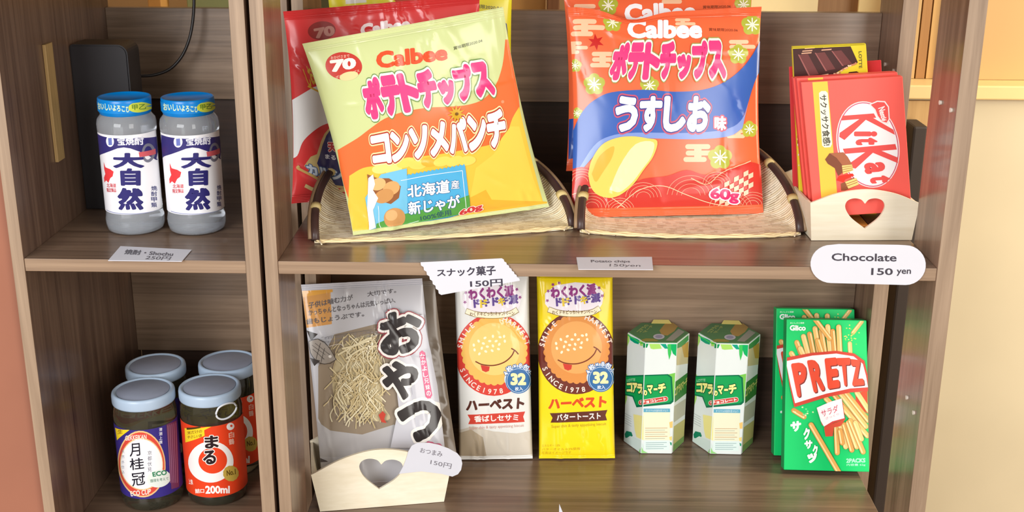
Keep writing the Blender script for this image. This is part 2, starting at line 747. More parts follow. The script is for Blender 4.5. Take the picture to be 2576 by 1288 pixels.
class GridSurf:
    """A surface sampled on an even (u, v) grid of triangles, so that print laid on it stays exactly parallel to it."""

    def __init__(self, S, nf, us, vs):
        self.us, self.vs = us, vs
        U, V = np.meshgrid(us, vs, indexing='ij')
        sh = (len(us), len(vs), 3)
        self.P = S(U.ravel(), V.ravel()).reshape(sh)
        self.N = nf(U.ravel(), V.ravel()).reshape(sh)

    def _mix(self, G, u, v):
        us, vs = self.us, self.vs
        a = np.clip((u - us[0]) / (us[1] - us[0]), 0, len(us) - 1 - 1e-9)
        b = np.clip((v - vs[0]) / (vs[1] - vs[0]), 0, len(vs) - 1 - 1e-9)
        i, j = a.astype(int), b.astype(int)
        a, b = (a - i)[:, None], (b - j)[:, None]
        g00, g10, g01, g11 = G[i, j], G[i + 1, j], G[i, j + 1], G[i + 1, j + 1]
        low = g00 + (g10 - g00) * a + (g11 - g10) * b
        upp = g00 + (g11 - g01) * a + (g01 - g00) * b
        return np.where(a >= b, low, upp)

    def S(self, u, v):
        return self._mix(self.P, np.asarray(u, float), np.asarray(v, float))

    def normal(self, u, v):
        return self._mix(self.N, np.asarray(u, float), np.asarray(v, float))

    def cuts(self):
        us, vs = self.us, self.vs
        du, dv = us[1] - us[0], vs[1] - vs[0]
        out = [((x, 0, 0), (1, 0, 0)) for x in us[1:-1]] + [((0, y, 0), (0, 1, 0)) for y in vs[1:-1]]
        no = Vector((1 / du, -1 / dv, 0)).normalized()
        for k in range(-(len(vs) - 1) + 1, len(us) - 1):
            out.append(((us[0] + k * du, vs[0], 0), tuple(no)))
        return out

    def sheet(self, verts, norms, faces, fmat, mi):
        b = len(verts)
        verts.extend(map(tuple, self.P.reshape(-1, 3)))
        norms.extend(map(tuple, self.N.reshape(-1, 3)))
        nv = len(self.vs)
        flip = None
        for i in range(len(self.us) - 1):
            for j in range(nv - 1):
                q = [b + i * nv + j, b + (i + 1) * nv + j, b + (i + 1) * nv + j + 1, b + i * nv + j + 1]
                for t in ((q[0], q[1], q[2]), (q[0], q[2], q[3])):
                    if flip is None:
                        a, c, d = [np.array(verts[k]) for k in t]
                        flip = np.dot(np.cross(c - a, d - a), self.N[i, j]) < 0
                    faces.append(list(t[::-1] if flip else t))
                    fmat.append(mi)


def mesh_from(name, verts, norms, faces, fmat, slots, parent, label=None):
    me = bpy.data.meshes.new(name)
    me.from_pydata([tuple(float(c) for c in v) for v in verts], [], faces)
    for m in slots:
        me.materials.append(m)
    me.polygons.foreach_set('material_index', fmat)
    me.shade_smooth()
    o = finish(name, me, parent, label)
    if norms is not None:
        me.normals_split_custom_set_from_vertices([tuple(float(c) for c in n) for n in norms])
    me.update()
    return o


def grid_sheet(S, us, vs, nf, verts, norms, faces, fmat, mi, toward_sign=1):
    U, V = np.meshgrid(us, vs, indexing='ij')
    P = S(U.ravel(), V.ravel())
    N = nf(U.ravel(), V.ravel())
    b = len(verts)
    verts.extend(map(tuple, P))
    norms.extend(map(tuple, N))
    nv = len(vs)
    for i in range(len(us) - 1):
        for j in range(nv - 1):
            q = [b + i * nv + j, b + (i + 1) * nv + j, b + (i + 1) * nv + j + 1, b + i * nv + j + 1]
            a, c, d = [np.array(verts[k]) for k in q[:3]]
            if np.dot(np.cross(c - a, d - a), N[i * nv + j]) < 0:
                q = q[::-1]
            faces.append(q)
            fmat.append(mi)


# ------------------------------------------------------------------ film pouches (snack bags)
class Pouch:
    def __init__(self, corners, bulge, pinch, seed, folds=8, top_dip=None, power=0.55, rough=1.0, seal=0.045, seal2=None):
        """corners: four (px, py, Y) read at top left, top right, bottom right, bottom left."""
        self.c = [at(x, y, Y=Y) for x, y, Y in corners]
        tl, tr, br, bl = self.c
        n = np.cross(bl - tl, tr - tl)
        n = n / np.linalg.norm(n)
        if n[1] > 0:
            n = -n
        self.n = n
        self.bulge, self.pinch, self.power, self.rough, self.seal = bulge, pinch, power, rough, seal
        self.seal2 = seal if seal2 is None else seal2
        self.top_dip = top_dip
        rnd = random.Random(seed)
        self.f = []
        for i in range(folds):          # folds fanning out of the two seals
            top = i % 2 == 0
            self.f.append((rnd.uniform(0.05, 0.95), top, rnd.uniform(-0.9, 0.9), rnd.uniform(0.0009, 0.0024) * rough, rnd.uniform(0.013, 0.026), rnd.uniform(0.07, 0.2)))
        self.cr = []
        for i in range(14):             # short creases across the face
            self.cr.append((rnd.uniform(0, 1), rnd.uniform(0.05, 0.95), rnd.uniform(0, PI), rnd.uniform(0.0005, 0.0013) * rough * rnd.choice((-1, 1)), rnd.uniform(0.012, 0.022), rnd.uniform(0.06, 0.16)))

    def base(self, u, v):
        tl, tr, br, bl = self.c
        k = np.sin(PI * np.clip(v, 0, 1)) ** 0.8
        uu = 0.5 + (u - 0.5) * (1 - self.pinch * k)
        if self.top_dip:
            for c, w, d in self.top_dip:
                v = v + d * np.exp(-((u - c) / w) ** 2) * np.exp(-np.clip(v, 0, 1) / 0.08)
        uu, vv = uu[:, None], v[:, None]
        return (tl * (1 - uu) + tr * uu) * (1 - vv) + (bl * (1 - uu) + br * uu) * vv

    def swell(self, u, v):
        s = self.seal * 0.6
        a = np.clip(np.sin(PI * np.clip(u, 0, 1)), 0, 1) ** self.power
        b = np.clip(np.sin(PI * np.clip((v - s) / (1 - 2 * s), 0, 1)), 0, 1) ** self.power
        return self.bulge * a * b

    def S0(self, u, v):
        return self.base(u, v) + self.n * self.swell(u, v)[:, None]

    def wr(self, u, v):
        w = np.zeros_like(u)
        for c, top, sl, a, wd, L in self.f:
            q = v if top else 1 - v
            d = u - c - sl * q * 0.6
            w = w + a * np.exp(-(d / wd) ** 2) * np.exp(-q / L)
        for x, y, ang, a, wd, L in self.cr:
            dx, dy = u - x, (v - y) * 1.1
            p = dx * math.cos(ang) + dy * math.sin(ang)
            q = -dx * math.sin(ang) + dy * math.cos(ang) + 0.8 * p * p
            w = w + a * np.exp(-(q / wd) ** 2) * np.exp(-(p / L) ** 2)
        w = w + 0.0005 * self.rough * np.sin(9 * u + 4 * v) * np.sin(7 * v - 3 * u + 1)
        e = np.clip(np.minimum(u, 1 - u) / 0.05, 0, 1)
        return w * e

    def S(self, u, v):
        return self.S0(u, v) + self.n * self.wr(u, v)[:, None]

    def B(self, u, v):
        return self.base(u, v) - self.n * (self.swell(u, v) * 0.85 + 0.0003)[:, None]

    def build(self, thing, art, body_c, seal_c, back_c=None, nu=44, nv=50, body_name='pouch'):
        s, s2 = self.seal, self.seal2
        us = np.linspace(0, 1, nu + 1)
        vs = np.linspace(s, 1 - s2, nv + 1)
        verts, norms, faces, fmat = [], [], [], []
        slots = [film(body_c), film(back_c or body_c)]
        G = GridSurf(self.S, surf_normal(self.S, self.n), us, vs)
        G.sheet(verts, norms, faces, fmat, 0)
        grid_sheet(self.B, us[::4], vs[::5], surf_normal(self.B, -self.n), verts, norms, faces, fmat, 1)
        if art:
            art.clip = (0.002, 0.998, s, 1 - s2)
            art.build_into(verts, norms, faces, fmat, slots, G.cuts(), None, G.S, G.normal)
        mesh_from(body_name, verts, norms, faces, fmat, slots, thing)
        for nm, v0, v1 in (('top_seal', 0.0, s), ('bottom_seal', 1 - s2, 1.0)):
            def Sf(u, v):
                cr = 0.00035 * np.sin(2 * PI * v / 0.009)
                return self.S(u, v) + self.n * (cr + 0.0004)[:, None]

            def Sb(u, v):
                return self.S(u, v) - self.n * 0.0006
            verts, norms, faces, fmat = [], [], [], []
            vv = np.linspace(v0, v1, 16)
            grid_sheet(Sf, us, vv, surf_normal(Sf, self.n), verts, norms, faces, fmat, 0)
            grid_sheet(Sb, us[::2], vv[::5], surf_normal(Sb, -self.n), verts, norms, faces, fmat, 0)
            mesh_from(nm, verts, norms, faces, fmat, [film(seal_c)], thing)


# ------------------------------------------------------------------ flat-faced cartons
class Face:
    """A flat quad given by world corners tl, tr, br, bl; carries print."""

    def __init__(self, tl, tr, br, bl):
        self.c = [np.asarray(p, float) for p in (tl, tr, br, bl)]
        tl, tr, br, bl = self.c
        n = np.cross(bl - tl, tr - tl)
        self.n = n / np.linalg.norm(n)

    def S(self, u, v):
        tl, tr, br, bl = self.c
        u, v = u[:, None], v[:, None]
        return (tl * (1 - u) + tr * u) * (1 - v) + (bl * (1 - u) + br * u) * v


def face_px(corners):
    return Face(*[at(x, y, Y=Y) for x, y, Y in corners])


def carton(name, thing, face, depth, cols, art, rnd=0.0008, part_label=None):
    """A box whose front is `face`, `depth` thick behind it. cols: front, sides."""
    n = face.n if face.n[1] < 0 else -face.n
    bm = bmesh.new()
    f = [bm.verts.new(p) for p in face.c]
    b = [bm.verts.new(p - n * depth) for p in face.c]
    bm.faces.new(f).material_index = 0
    bm.faces.new(b[::-1]).material_index = 1
    for i in range(4):
        j = (i + 1) % 4
        bm.faces.new((f[j], f[i], b[i], b[j])).material_index = 1
    bmesh.ops.recalc_face_normals(bm, faces=bm.faces)
    bmesh.ops.bevel(bm, geom=bm.edges[:], offset=rnd, segments=2, profile=0.5, affect='EDGES')
    bm.normal_update()
    verts = [tuple(v.co) for v in bm.verts]
    for i, v in enumerate(bm.verts):
        v.index = i
    faces = [[v.index for v in q.verts] for q in bm.faces]
    fmat = [q.material_index for q in bm.faces]
    bm.free()
    slots = [ink(cols[0]), ink(cols[1])]
    if art:
        art.clip = (0.006, 0.994, 0.004, 0.996)
        art.build_into(verts, [], faces, fmat, slots, None, None, face.S, lambda u, v: np.tile(n, (len(u), 1)))
    me = bpy.data.meshes.new(name)
    me.from_pydata(verts, [], faces)
    for m in slots:
        me.materials.append(m)
    me.polygons.foreach_set('material_index', fmat)
    return finish(name, me, thing, part_label)


# ------------------------------------------------------------------ the room
def slab(name, a, b, mat, bevel=0.0):
    bm = bmesh.new()
    add_box(bm, a, b, 0, bevel)
    return structure(from_bm(name, bm, mat))


slab('floor', (-2.6, -3.4, -0.05), (2.6, 1.25, 0.0), wood('floor_planks', (120, 92, 62), (160, 128, 92), 'y', rough=0.4))
TAN = plain((206, 166, 112), rough=0.7, vary=0.08, nscale=3, key='wall')
CREAM = plain((212, 198, 166), rough=0.5, vary=0.12, nscale=5, key='wall')
slab('wall_back', (-2.6, 1.2, 0.0), (2.6, 1.25, 2.3), TAN)
slab('wall_left', (-2.6, 0.012, 0.0), (-0.492, 0.05, 2.3), plain((154, 100, 78), rough=0.75, vary=0.12, nscale=9, bump=0.3, key='wall'))

# ------------------------------------------------------------------ the two shelf units
T = 0.013
SHADEBACK = wood('shade_back_board', (58, 42, 35), (82, 62, 50), 'x', rough=0.45, coat=0.05)  # shade below the back rails put into this dark colour
TOP = MID + 0.309  # unseen board above the view, added to shade the compartments


def unit(name, x0, x1, tl, tr, label, left_solid):
    """Open shelving: two boards a side, shelves, back rails and a lower back coloured dark for shade."""
    r = root(name, ((x0 + x1) / 2, 0.145, 0), label, 'shelf unit')
    ztop = TOP + 0.30
    wv = WOOD_V if left_solid else WOOD_V_LIT
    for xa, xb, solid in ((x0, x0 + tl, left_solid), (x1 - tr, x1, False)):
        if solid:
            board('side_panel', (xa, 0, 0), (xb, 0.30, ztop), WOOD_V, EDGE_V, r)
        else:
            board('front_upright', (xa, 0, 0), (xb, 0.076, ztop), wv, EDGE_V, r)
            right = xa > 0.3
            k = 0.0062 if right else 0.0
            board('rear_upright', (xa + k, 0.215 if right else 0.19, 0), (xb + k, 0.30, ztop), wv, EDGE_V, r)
    xi0, xi1 = x0 + tl, x1 - tr + (0.006 if x1 > 0.3 else 0)
    for z in (LOW - 0.309, LOW, MID, TOP, ztop):
        board('shelf_board', (xi0, 0.001, z - T), (x1 - tr, 0.300, z - 0.0004), WOOD_X, EDGE_X, r)
    for z in (LOW - 0.309, LOW, MID, TOP):
        board('back_rail', (xi0, 0.288, z + 0.0965), (xi1, 0.300, z + 0.1985), RAIL_LIT, RAIL_LIT, r)
        board('back_panel', (xi0, 0.3002, z - 0.012), (xi1, 0.306, z + 0.15), SHADEBACK, SHADEBACK, r)
    return r


left_unit = unit('shelf_unit', -0.4895, -0.2552, 0.0115, 0.0136, 'narrow dark walnut shelf unit holding the clear bottles and jars', True)
right_unit = unit('shelf_unit', -0.2510, 0.3925, 0.0125, 0.0165, 'wide dark walnut shelf unit holding the crisps, sweets and biscuit packets', False)
bm = bmesh.new()
add_box(bm, (-0.2550, 0.03, 0.0), (-0.2512, 0.05, TOP + 0.3))
from_bm('gap_shade_strip', bm, plain((58, 42, 36), rough=0.8, key='gap_shade'), left_unit)  # dark fill standing for the shade in the gap between the units
# pale shelf pins on the inner faces of the right-hand uprights
for px, py, x in ((2367, 258, 0.3758), (2394, 277, 0.3758), (2228, 162, 0.382), (2249, 178, 0.382), (2283, 1000, 0.3758), (2300, 1038, 0.3758)):
    d = ray(px, py)
    P = CAM + d * ((x - CAM[0]) / d[0])
    bm = bmesh.new()
    bmesh.ops.create_cone(bm, cap_ends=True, segments=12, radius1=0.0022, radius2=0.0018, depth=0.003, matrix=Matrix.Translation(Vector((x, P[1], P[2]))) @ Matrix.Rotation(PI / 2, 4, 'Y'))
    from_bm('shelf_pin', bm, plain((236, 226, 214), rough=0.4), right_unit)

# ------------------------------------------------------------------ behind the units
cr = root('counter', (0.6, 0.75, 0), 'long cream wooden counter standing beyond the shelf units', 'counter')
bm = bmesh.new()
add_box(bm, (-1.2, 0.562, 0), (2.2, 0.95, 0.853))
from_bm('counter_body', bm, CREAM, cr)
bm = bmesh.new()
add_box(bm, (0.34, 0.556, 0.02), (0.552, 0.5616, 0.85))
from_bm('end_panel', bm, wood('counter_end_wood', (190, 148, 92), (212, 172, 114), 'z', rough=0.6, coat=0, fine=0.4), cr, 'tan end panel')
bm = bmesh.new()
add_box(bm, (-1.2, 0.55, 0.853), (2.2, 0.95, 0.872), 0, 0.002)
from_bm('counter_top', bm, plain((236, 204, 142), rough=0.4, key='wall'), cr)
bk = root('counter_backboard', (0.9, 0.62, 0.8722), 'tan backboard standing along the counter top', 'board')
bm = bmesh.new()
add_box(bm, (0.55, 0.595, 0.8725), (2.2, 0.613, 1.5))
from_bm('panel', bm, TAN, bk)
for x, w, c in ((0.50, 0.020, (206, 168, 112)), (0.522, 0.012, (178, 128, 72)), (0.536, 0.014, (214, 170, 106))):
    bm = bmesh.new()
    add_box(bm, (x, 0.60, 0.8725), (x + w, 0.63, 1.5))
    from_bm('post', bm, wood('post_%d' % c[0], tuple(v - 16 for v in c), c, 'z', rough=0.6, coat=0), bk)


def counter_item(name, px, Y, depth, c, label, cat, rounded=0.0):
    """Something standing on the counter top, seen over the back rail; px: left and right picture columns at the rail."""
    a_, b_ = at(px[0], 15, Y=Y), at(px[1], 15, Y=Y)
    bm = bmesh.new()
    add_box(bm, (a_[0], Y, 0.8725), (b_[0], Y + depth, 1.16), 0, 0.0015)
    o = from_bm(name, bm, c)
    tag(set_origin(o, ((a_[0] + b_[0]) / 2, Y + depth / 2, 0.8725)), label, cat)


counter_item('paper_sheet', (1882, 2058), 0.70, 0.006, plain((252, 232, 180), rough=0.7), 'pale cream paper sheet seen over the back rail above the orange crisp bags', 'paper sheet')
counter_item('paper_sheet', (2160, 2226), 0.70, 0.006, plain((252, 228, 166), rough=0.7, key='b'), 'narrow cream paper sheet seen over the rail above the chocolate cartons', 'paper sheet')
counter_item('wooden_board', (2050, 2170), 0.73, 0.012, wood('board_behind', (150, 112, 74), (176, 138, 96), 'z', rough=0.6, coat=0), 'brown board between the two cream paper sheets behind the rail', 'board')
counter_item('wooden_post', (1376, 1408), 0.70, 0.02, wood('post_behind', (112, 72, 46), (138, 94, 62), 'z', rough=0.6, coat=0), 'dark brown post seen over the rail beside the orange crisp bags', 'post')
counter_item('cardboard_box', (1190, 1372), 0.72, 0.05, plain((206, 158, 96), rough=0.7), 'tan cardboard box seen over the rail beside the brown post', 'box')
counter_item('cardboard_box', (372, 406), 0.70, 0.04, plain((236, 180, 104), rough=0.7), 'small tan cardboard box seen over the rail above the black box', 'box')
counter_item('green_box', (470, 585), 0.72, 0.05, plain((176, 196, 150), rough=0.6), 'pale green box seen over the rail beside the cable', 'box')
counter_item('dark_green_box', (758, 850), 0.72, 0.05, plain((92, 92, 62), rough=0.6), 'dark green box seen over the rail beside the yellow crisp bag', 'box')
a_, b_ = at(2299, 318, Y=0.50), at(2336, 318, Y=0.50)
c_ = at(2310, 640, Y=0.50)
bm = bmesh.new()
add_box(bm, (a_[0], 0.50, 0), (b_[0], 0.548, a_[2]), 0, 0.003)
o = from_bm('black_post', bm, plain((58, 48, 42), rough=0.6, key='post'))
tag(set_origin(o, ((a_[0] + b_[0]) / 2, 0.524, 0)), 'short dark post standing behind the gap in the side of the wide shelf unit', 'post')


# ------------------------------------------------------------------ clear bottles and jars
class Drum:
    """Upright cylinder face: u runs along the arc (0.5 faces the camera), v runs down."""

    def __init__(self, cx, cy, r, z0, z1, half=1.9, spin=0.0):
        self.p = (cx, cy, r, z0, z1, half, spin)

    def S(self, u, v):
        cx, cy, r, z0, z1, half, spin = self.p
        a = -PI / 2 + spin + (u - 0.5) * 2 * half
        return np.stack([cx + r * np.cos(a), cy + r * np.sin(a), z1 + (z0 - z1) * v], -1)

    def nf(self, u, v):
        cx, cy, r, z0, z1, half, spin = self.p
        a = -PI / 2 + spin + (u - 0.5) * 2 * half
        return np.stack([np.cos(a), np.sin(a), np.zeros_like(a)], -1)

    def build(self, name, thing, base_c, art, grid=40, mk=ink, label=None, lining=None, gap=0.0003):
        verts, norms, faces, fmat = [], [], [], []
        slots = [mk(base_c)]
        G = GridSurf(self.S, self.nf, np.linspace(0, 1, grid + 1), np.array([0.0, 1.0]))
        G.sheet(verts, norms, faces, fmat, 0)
        if lining:
            cx, cy, r, z0, z1, half, spin = self.p
            D = Drum(cx, cy, r - gap, z0, z1, half, spin)
            slots.append(mk(lining))
            GridSurf(D.S, D.nf, np.linspace(0, 1, grid + 1), np.array([0.0, 1.0])).sheet(verts, norms, faces, fmat, 1)
        if art:
            art.clip = (0.0, 1.0, 0.0, 1.0)
            art.build_into(verts, norms, faces, fmat, slots, G.cuts(), None, G.S, G.normal)
        return mesh_from(name, verts, norms, faces, fmat, slots, thing, label)


WHITE, NAVY = (240, 240, 244), (52, 46, 112)
PET = glass('clear_bottle_plastic', (236, 242, 250), 0.03, 1.36, 0.78)
JARGLASS = glass('clear_jar_glass', (178, 176, 152), 0.015, 1.4, 0.95)


def shift_px(dx, dy, pts):
    return [(x + dx, y + dy) for x, y in pts]


def bottle():
    cx, cy, r = -0.3405, 0.1020, 0.0288
    K = 0.912
    t = root('bottle', (cx, cy, MID), 'clear bottle with blue cap, the one nearer the divider between the units', 'bottle', 'clear spirit bottles with blue caps')
    H = at(474, 242, Y=cy)[2] - MID
    zc0, zc1 = H - 0.0168, H
    prof = [(0, 0.0015), (0.020, 0.0006), (0.0262, 0), (0.0298, 0.0022), (0.0312, 0.007), (0.0316, 0.013), (0.0305, 0.019), (0.0303, 0.024),
            (0.0305, zc0 - 0.0185), (0.0313, zc0 - 0.0155), (0.0314, zc0 - 0.009), (0.0304, zc0 - 0.0045), (0.0270, zc0 - 0.0005), (0.0262, zc0 + 0.001), (0, zc0 + 0.001)]
    bm = lathe([(pr * K, pz) for pr, pz in prof], 72)
    bmesh.ops.translate(bm, verts=bm.verts, vec=(cx, cy, MID))
    from_bm('clear_body', bm, PET, t, smooth=True)
    # cap
    prof = [(0, zc1 - 0.0016), (0.0252, zc1 - 0.0016), (0.0262, zc1 - 0.0003), (0.0272, zc1), (0.0280, zc1 - 0.0008), (0.0281, zc1 - 0.004), (0.0279, zc0 + 0.006), (0.0272, zc0 + 0.002), (0.0264, zc0 + 0.0005), (0.0258, zc0)]
    bm = lathe([(pr * K, pz) for pr, pz in prof], 72)
    bmesh.ops.translate(bm, verts=bm.verts, vec=(cx, cy, MID))
    cap = from_bm('cap', bm, plain((0, 122, 200), rough=0.3, vary=0.03), t, label='bright blue screw cap', smooth=True)
    d = Drum(cx, cy, 0.0283 * K + 0.0001, MID + zc0 + 0.004, MID + zc1 - 0.003, 1.75)
    a = Art(d.S, lift=0.00005, ink=ink)
    a.text('おいしいよろこび', ((410, 259), (500, 267), (500, 283), (412, 278)), (206, 226, 190), 0.035)
    a.poly(ell(519, 269, 24, 13, -0.12), (196, 206, 70))
    a.text('甲乙', ((503, 263), (533, 260), (533, 274), (504, 277)), (96, 130, 40), 0.02)
    d.build('cap_band', t, (6, 128, 206), a)
    # label
    z1 = at(484, 338, Y=cy - 0.0283)[2]
    z0 = at(497, 541, Y=cy - 0.0283)[2]
    d = Drum(cx, cy, 0.0310 * K, z0, min(z1, MID + zc0 - 0.0165), 1.75, 0.0)
    a = Art(d.S, lift=0.00004, ink=ink)
    a.poly([(405, 338), (412, 341), (440, 347), (484, 349), (520, 346), (556, 338), (562, 400), (556, 399), (540, 390), (520, 380), (500, 373), (484, 371), (468, 374), (450, 381), (430, 388), (414, 393), (402, 400)], NAVY)
    a.poly(ell(448, 357, 11, 14), WHITE)
    a.poly([(443, 349), (453, 348), (454, 366), (444, 367)], (104, 116, 184))
    a.text('宝焼酎', ((467, 348), (530, 341), (531, 363), (469, 367)), (226, 228, 240), 0.03)
    a.poly(ell(539, 383, 13, 24, 0.05), (120, 120, 136), holes=[ell(539, 383, 8, 17, 0.05)])
    a.poly([(519, 382), (552, 372), (553, 385), (521, 394)], (208, 92, 100))
    for s, q in (('大', ((454, 386), (531, 383), (531, 421), (456, 424))), ('自', ((473, 424), (523, 422), (523, 466), (475, 468))), ('然', ((464, 474), (528, 471), (529, 527), (467, 530)))):
        a.text(s, q, (44, 40, 108), 0.052)
    a.poly([(427, 410), (432, 423), (446, 427), (456, 433), (453, 445), (446, 450), (440, 462), (433, 456), (427, 462), (426, 450), (431, 440), (428, 428)], (226, 62, 66))
    a.text('北海道', ((434, 463), (462, 463), (462, 473), (435, 474)), (206, 84, 92), 0.02)
    a.text('限定製品', ((434, 475), (462, 475), (462, 485), (435, 486)), (206, 84, 92), 0.02)
    for i, ch in enumerate('焼酎甲類'):
        a.text(ch, ((545, 466 + i * 14), (556, 465 + i * 14), (557, 477 + i * 14), (546, 478 + i * 14)), (84, 86, 132), 0.02)
    a.poly([(430, 530), (560, 524), (560, 526), (430, 532)], (150, 156, 190))
    d.build('label', t, WHITE, a, lining=(206, 206, 212), gap=0.0002)
    return t


b0 = bottle()
b1 = dup(b0, (-0.0620, -0.0012, 0), 'clear bottle with blue cap, the one standing nearer the black box', spin=-0.16)


def jar(cx, cy, kind, label):
    r = 0.0332
    t = root('jar', (cx, cy, LOW), label, 'jar', 'small clear drink jars with pale lids')
    H = 0.130
    prof = [(0, 0.004), (0.018, 0.003), (0.025, 0.0008), (0.0285, 0), (0.0312, 0.002), (0.0326, 0.007), (0.0330, 0.012), (0.0324, 0.018), (0.0324, 0.097), (0.0328, 0.101), (0.0326, 0.107), (0.0312, 0.114), (0.0300, H - 0.010), (0.0296, H - 0.006), (0, H - 0.006)]
    bm = lathe(prof, 72)
    bmesh.ops.translate(bm, verts=bm.verts, vec=(cx, cy, LOW))
    from_bm('glass_body', bm, JARGLASS, t, smooth=True)
    z = H - 0.0125
    prof = [(0, 0.0110), (0.0282, 0.0110), (0.0286, 0.0116), (0.0298, 0.0125), (0.0312, 0.0123), (0.0323, 0.0112), (0.0328, 0.0088), (0.0328, 0.0020), (0.0325, 0.0004), (0.0320, 0), (0.0313, 0.0006), (0.0312, 0.004), (0, 0.0042)]
    bm = lathe([(a, b + z) for a, b in prof], 72)
    bmesh.ops.translate(bm, verts=bm.verts, vec=(cx, cy, LOW))
    lid = from_bm('lid', bm, plain((172, 192, 214), rough=0.33, vary=0.05, nscale=30, key='lid'), t, label='pale blue press-on lid', smooth=True)
    bm = lathe([(0, 0.0112), (0.0270, 0.0112), (0.0276, 0.0109), (0, 0.0108)], 72)
    bmesh.ops.translate(bm, verts=bm.verts, vec=(cx, cy, LOW + z + 0.0002))
    from_bm('lid_centre', bm, plain((158, 166, 186), rough=0.45, vary=0.12, nscale=60, key='lid'), lid, label='greyer recessed middle of the lid', smooth=True)
    if kind == 'purple':
        z1, z0 = at(372, 1083, Y=cy - r)[2], at(385, 1256, Y=cy - r)[2]
    else:
        z1, z0 = at(525, 1074, Y=cy - r)[2], at(543, 1252, Y=cy - r)[2]
    d = Drum(cx, cy, 0.0331, z0, z1, 1.75)
    a = Art(d.S, lift=0.00004, ink=ink)
    q = lambda x, y: (x / 1.872, 600 + y / 1.872)
    P = lambda *pts: [q(*p) for p in pts]
    if kind == 'purple':
        a.poly(ell(*q(667, 1062), 60, 84, -0.08), (232, 190, 132))
        a.poly(ell(*q(667, 1062), 57, 80, -0.08), (214, 74, 60))
        a.poly(ell(*q(667, 1062), 54, 66, -0.08), (232, 190, 132))
        a.poly(ell(*q(667, 1062), 52, 63, -0.08), (242, 242, 244))
        a.text('GEKKEIKAN', P((590, 928), (690, 922), (690, 944), (590, 952)), (244, 226, 214), 0.02)
        a.text('ECO CUP', P((612, 1190), (712, 1178), (708, 1204), (618, 1214)), (244, 226, 214), 0.03)
        for s, qd in (('月', ((610, 966), (658, 962), (662, 1022), (612, 1028))), ('桂', ((608, 1036), (676, 1030), (680, 1084), (614, 1092))), ('冠', ((618, 1106), (682, 1098), (684, 1158), (624, 1168)))):
            a.text(s, P(*qd), (26, 26, 40), 0.012)
        for i, ch in enumerate('京都伏見'):
            a.text(ch, P((694, 1000 + 26 * i), (714, 998 + 26 * i), (715, 1018 + 26 * i), (696, 1020 + 26 * i)), (70, 72, 100))
        for i, ch in enumerate('天然水仕込'):
            a.text(ch, P((572, 996 + 24 * i), (586, 995 + 24 * i), (587, 1010 + 24 * i), (574, 1012 + 24 * i)), (130, 132, 150))
        a.poly(ell(*q(748, 1130), 30, 22, -0.2), (224, 232, 226))
        a.text('ECO', P((716, 1100), (784, 1088), (786, 1112), (720, 1122)), (52, 130, 92), 0.04)
        a.text('環境を考えて', P((706, 1134), (792, 1122), (793, 1136), (708, 1150)), (90, 130, 110), 0.01)
        a.poly(P((543, 890), (612, 900), (552, 950)), (240, 210, 40))
        a.text('生', P((556, 898), (580, 900), (578, 918), (555, 920)), (150, 110, 30), 0.02)
        for i, ch in enumerate('清酒上撰'):
            a.text(ch, P((748, 892 + 20 * i), (764, 890 + 20 * i), (764, 906 + 20 * i), (749, 908 + 20 * i)), (224, 224, 236), 0.02)
        a.poly(P((782, 872), (830, 856), (842, 1168), (806, 1180)), (112, 60, 98))
        for i in range(5):
            a.poly(P((788 + 9 * i, 880 - 3 * i), (791 + 9 * i, 879 - 3 * i), (803 + 8 * i, 1150), (800 + 8 * i, 1150)), (160, 112, 146))
        d.build('label', t, (56, 44, 128), a, label='purple label with a white oval', lining=(104, 100, 84))
    else:
        ring = ribbon([q(1075, 990), q(1098, 1050), q(1075, 1112), q(1010, 1142), q(940, 1128), q(898, 1075), q(900, 1010), q(940, 968), q(1000, 955), q(1060, 975)], 24, 6)
        a.poly(ell(*q(993, 1052), 57, 52, -0.1), (240, 236, 234))
        a.poly(ell(*q(1002, 1045), 36, 33, -0.1), (226, 66, 30))
        a.poly(P((985, 1085), (1000, 1100), (975, 1100)), (226, 66, 30))
        for s, qd in (('ま', ((962, 930), (1028, 925), (1030, 986), (966, 990))), ('る', ((954, 1000), (1016, 995), (1018, 1062), (958, 1065)))):
            a.text(s, P(*qd), (40, 24, 30), 0.04, outlines=((0.05, (244, 236, 230)),))
        a.poly(P((870, 892), (1012, 876), (962, 902), (964, 928), (874, 960)), (236, 206, 40))
        a.poly(P((880, 890), (946, 884), (944, 892), (880, 900)), (70, 56, 20))
        a.text('米だけの', P((882, 906), (952, 898), (952, 914), (884, 924)), (150, 110, 30), 0.02)
        a.text('やさしい酒', P((884, 928), (952, 920), (950, 934), (884, 944)), (150, 110, 30), 0.02)
        a.poly(ell(*q(1085, 885), 10, 9, -0.5), (240, 236, 234))
        a.poly(ell(*q(1089, 882), 3, 3), (226, 66, 30))
        for i, ch in enumerate('白鶴'):
            a.text(ch, P((1076, 912 + 32 * i), (1102, 908 + 32 * i), (1103, 936 + 32 * i), (1078, 940 + 32 * i)), (240, 190, 172), 0.02)
        a.poly(scallop(*q(1087, 1106), 19, 12, 0.05), (190, 160, 70))
        a.text('No.1', P((1066, 1092), (1108, 1084), (1110, 1110), (1068, 1118)), (96, 70, 20), 0.03)
        a.text('詰口', P((918, 1178), (962, 1178), (962, 1198), (920, 1200)), (248, 232, 224), 0.03)
        a.text('200ml', P((966, 1164), (1082, 1164), (1082, 1200), (968, 1202)), (248, 240, 236), 0.04)
        a.text('上撰', P((886, 1130), (906, 1136), (910, 1160), (890, 1156)), (248, 232, 224), 0.02)
        d.build('label', t, (226, 66, 30), a, label='orange-red label with a white ring', lining=(104, 100, 84))
    return t


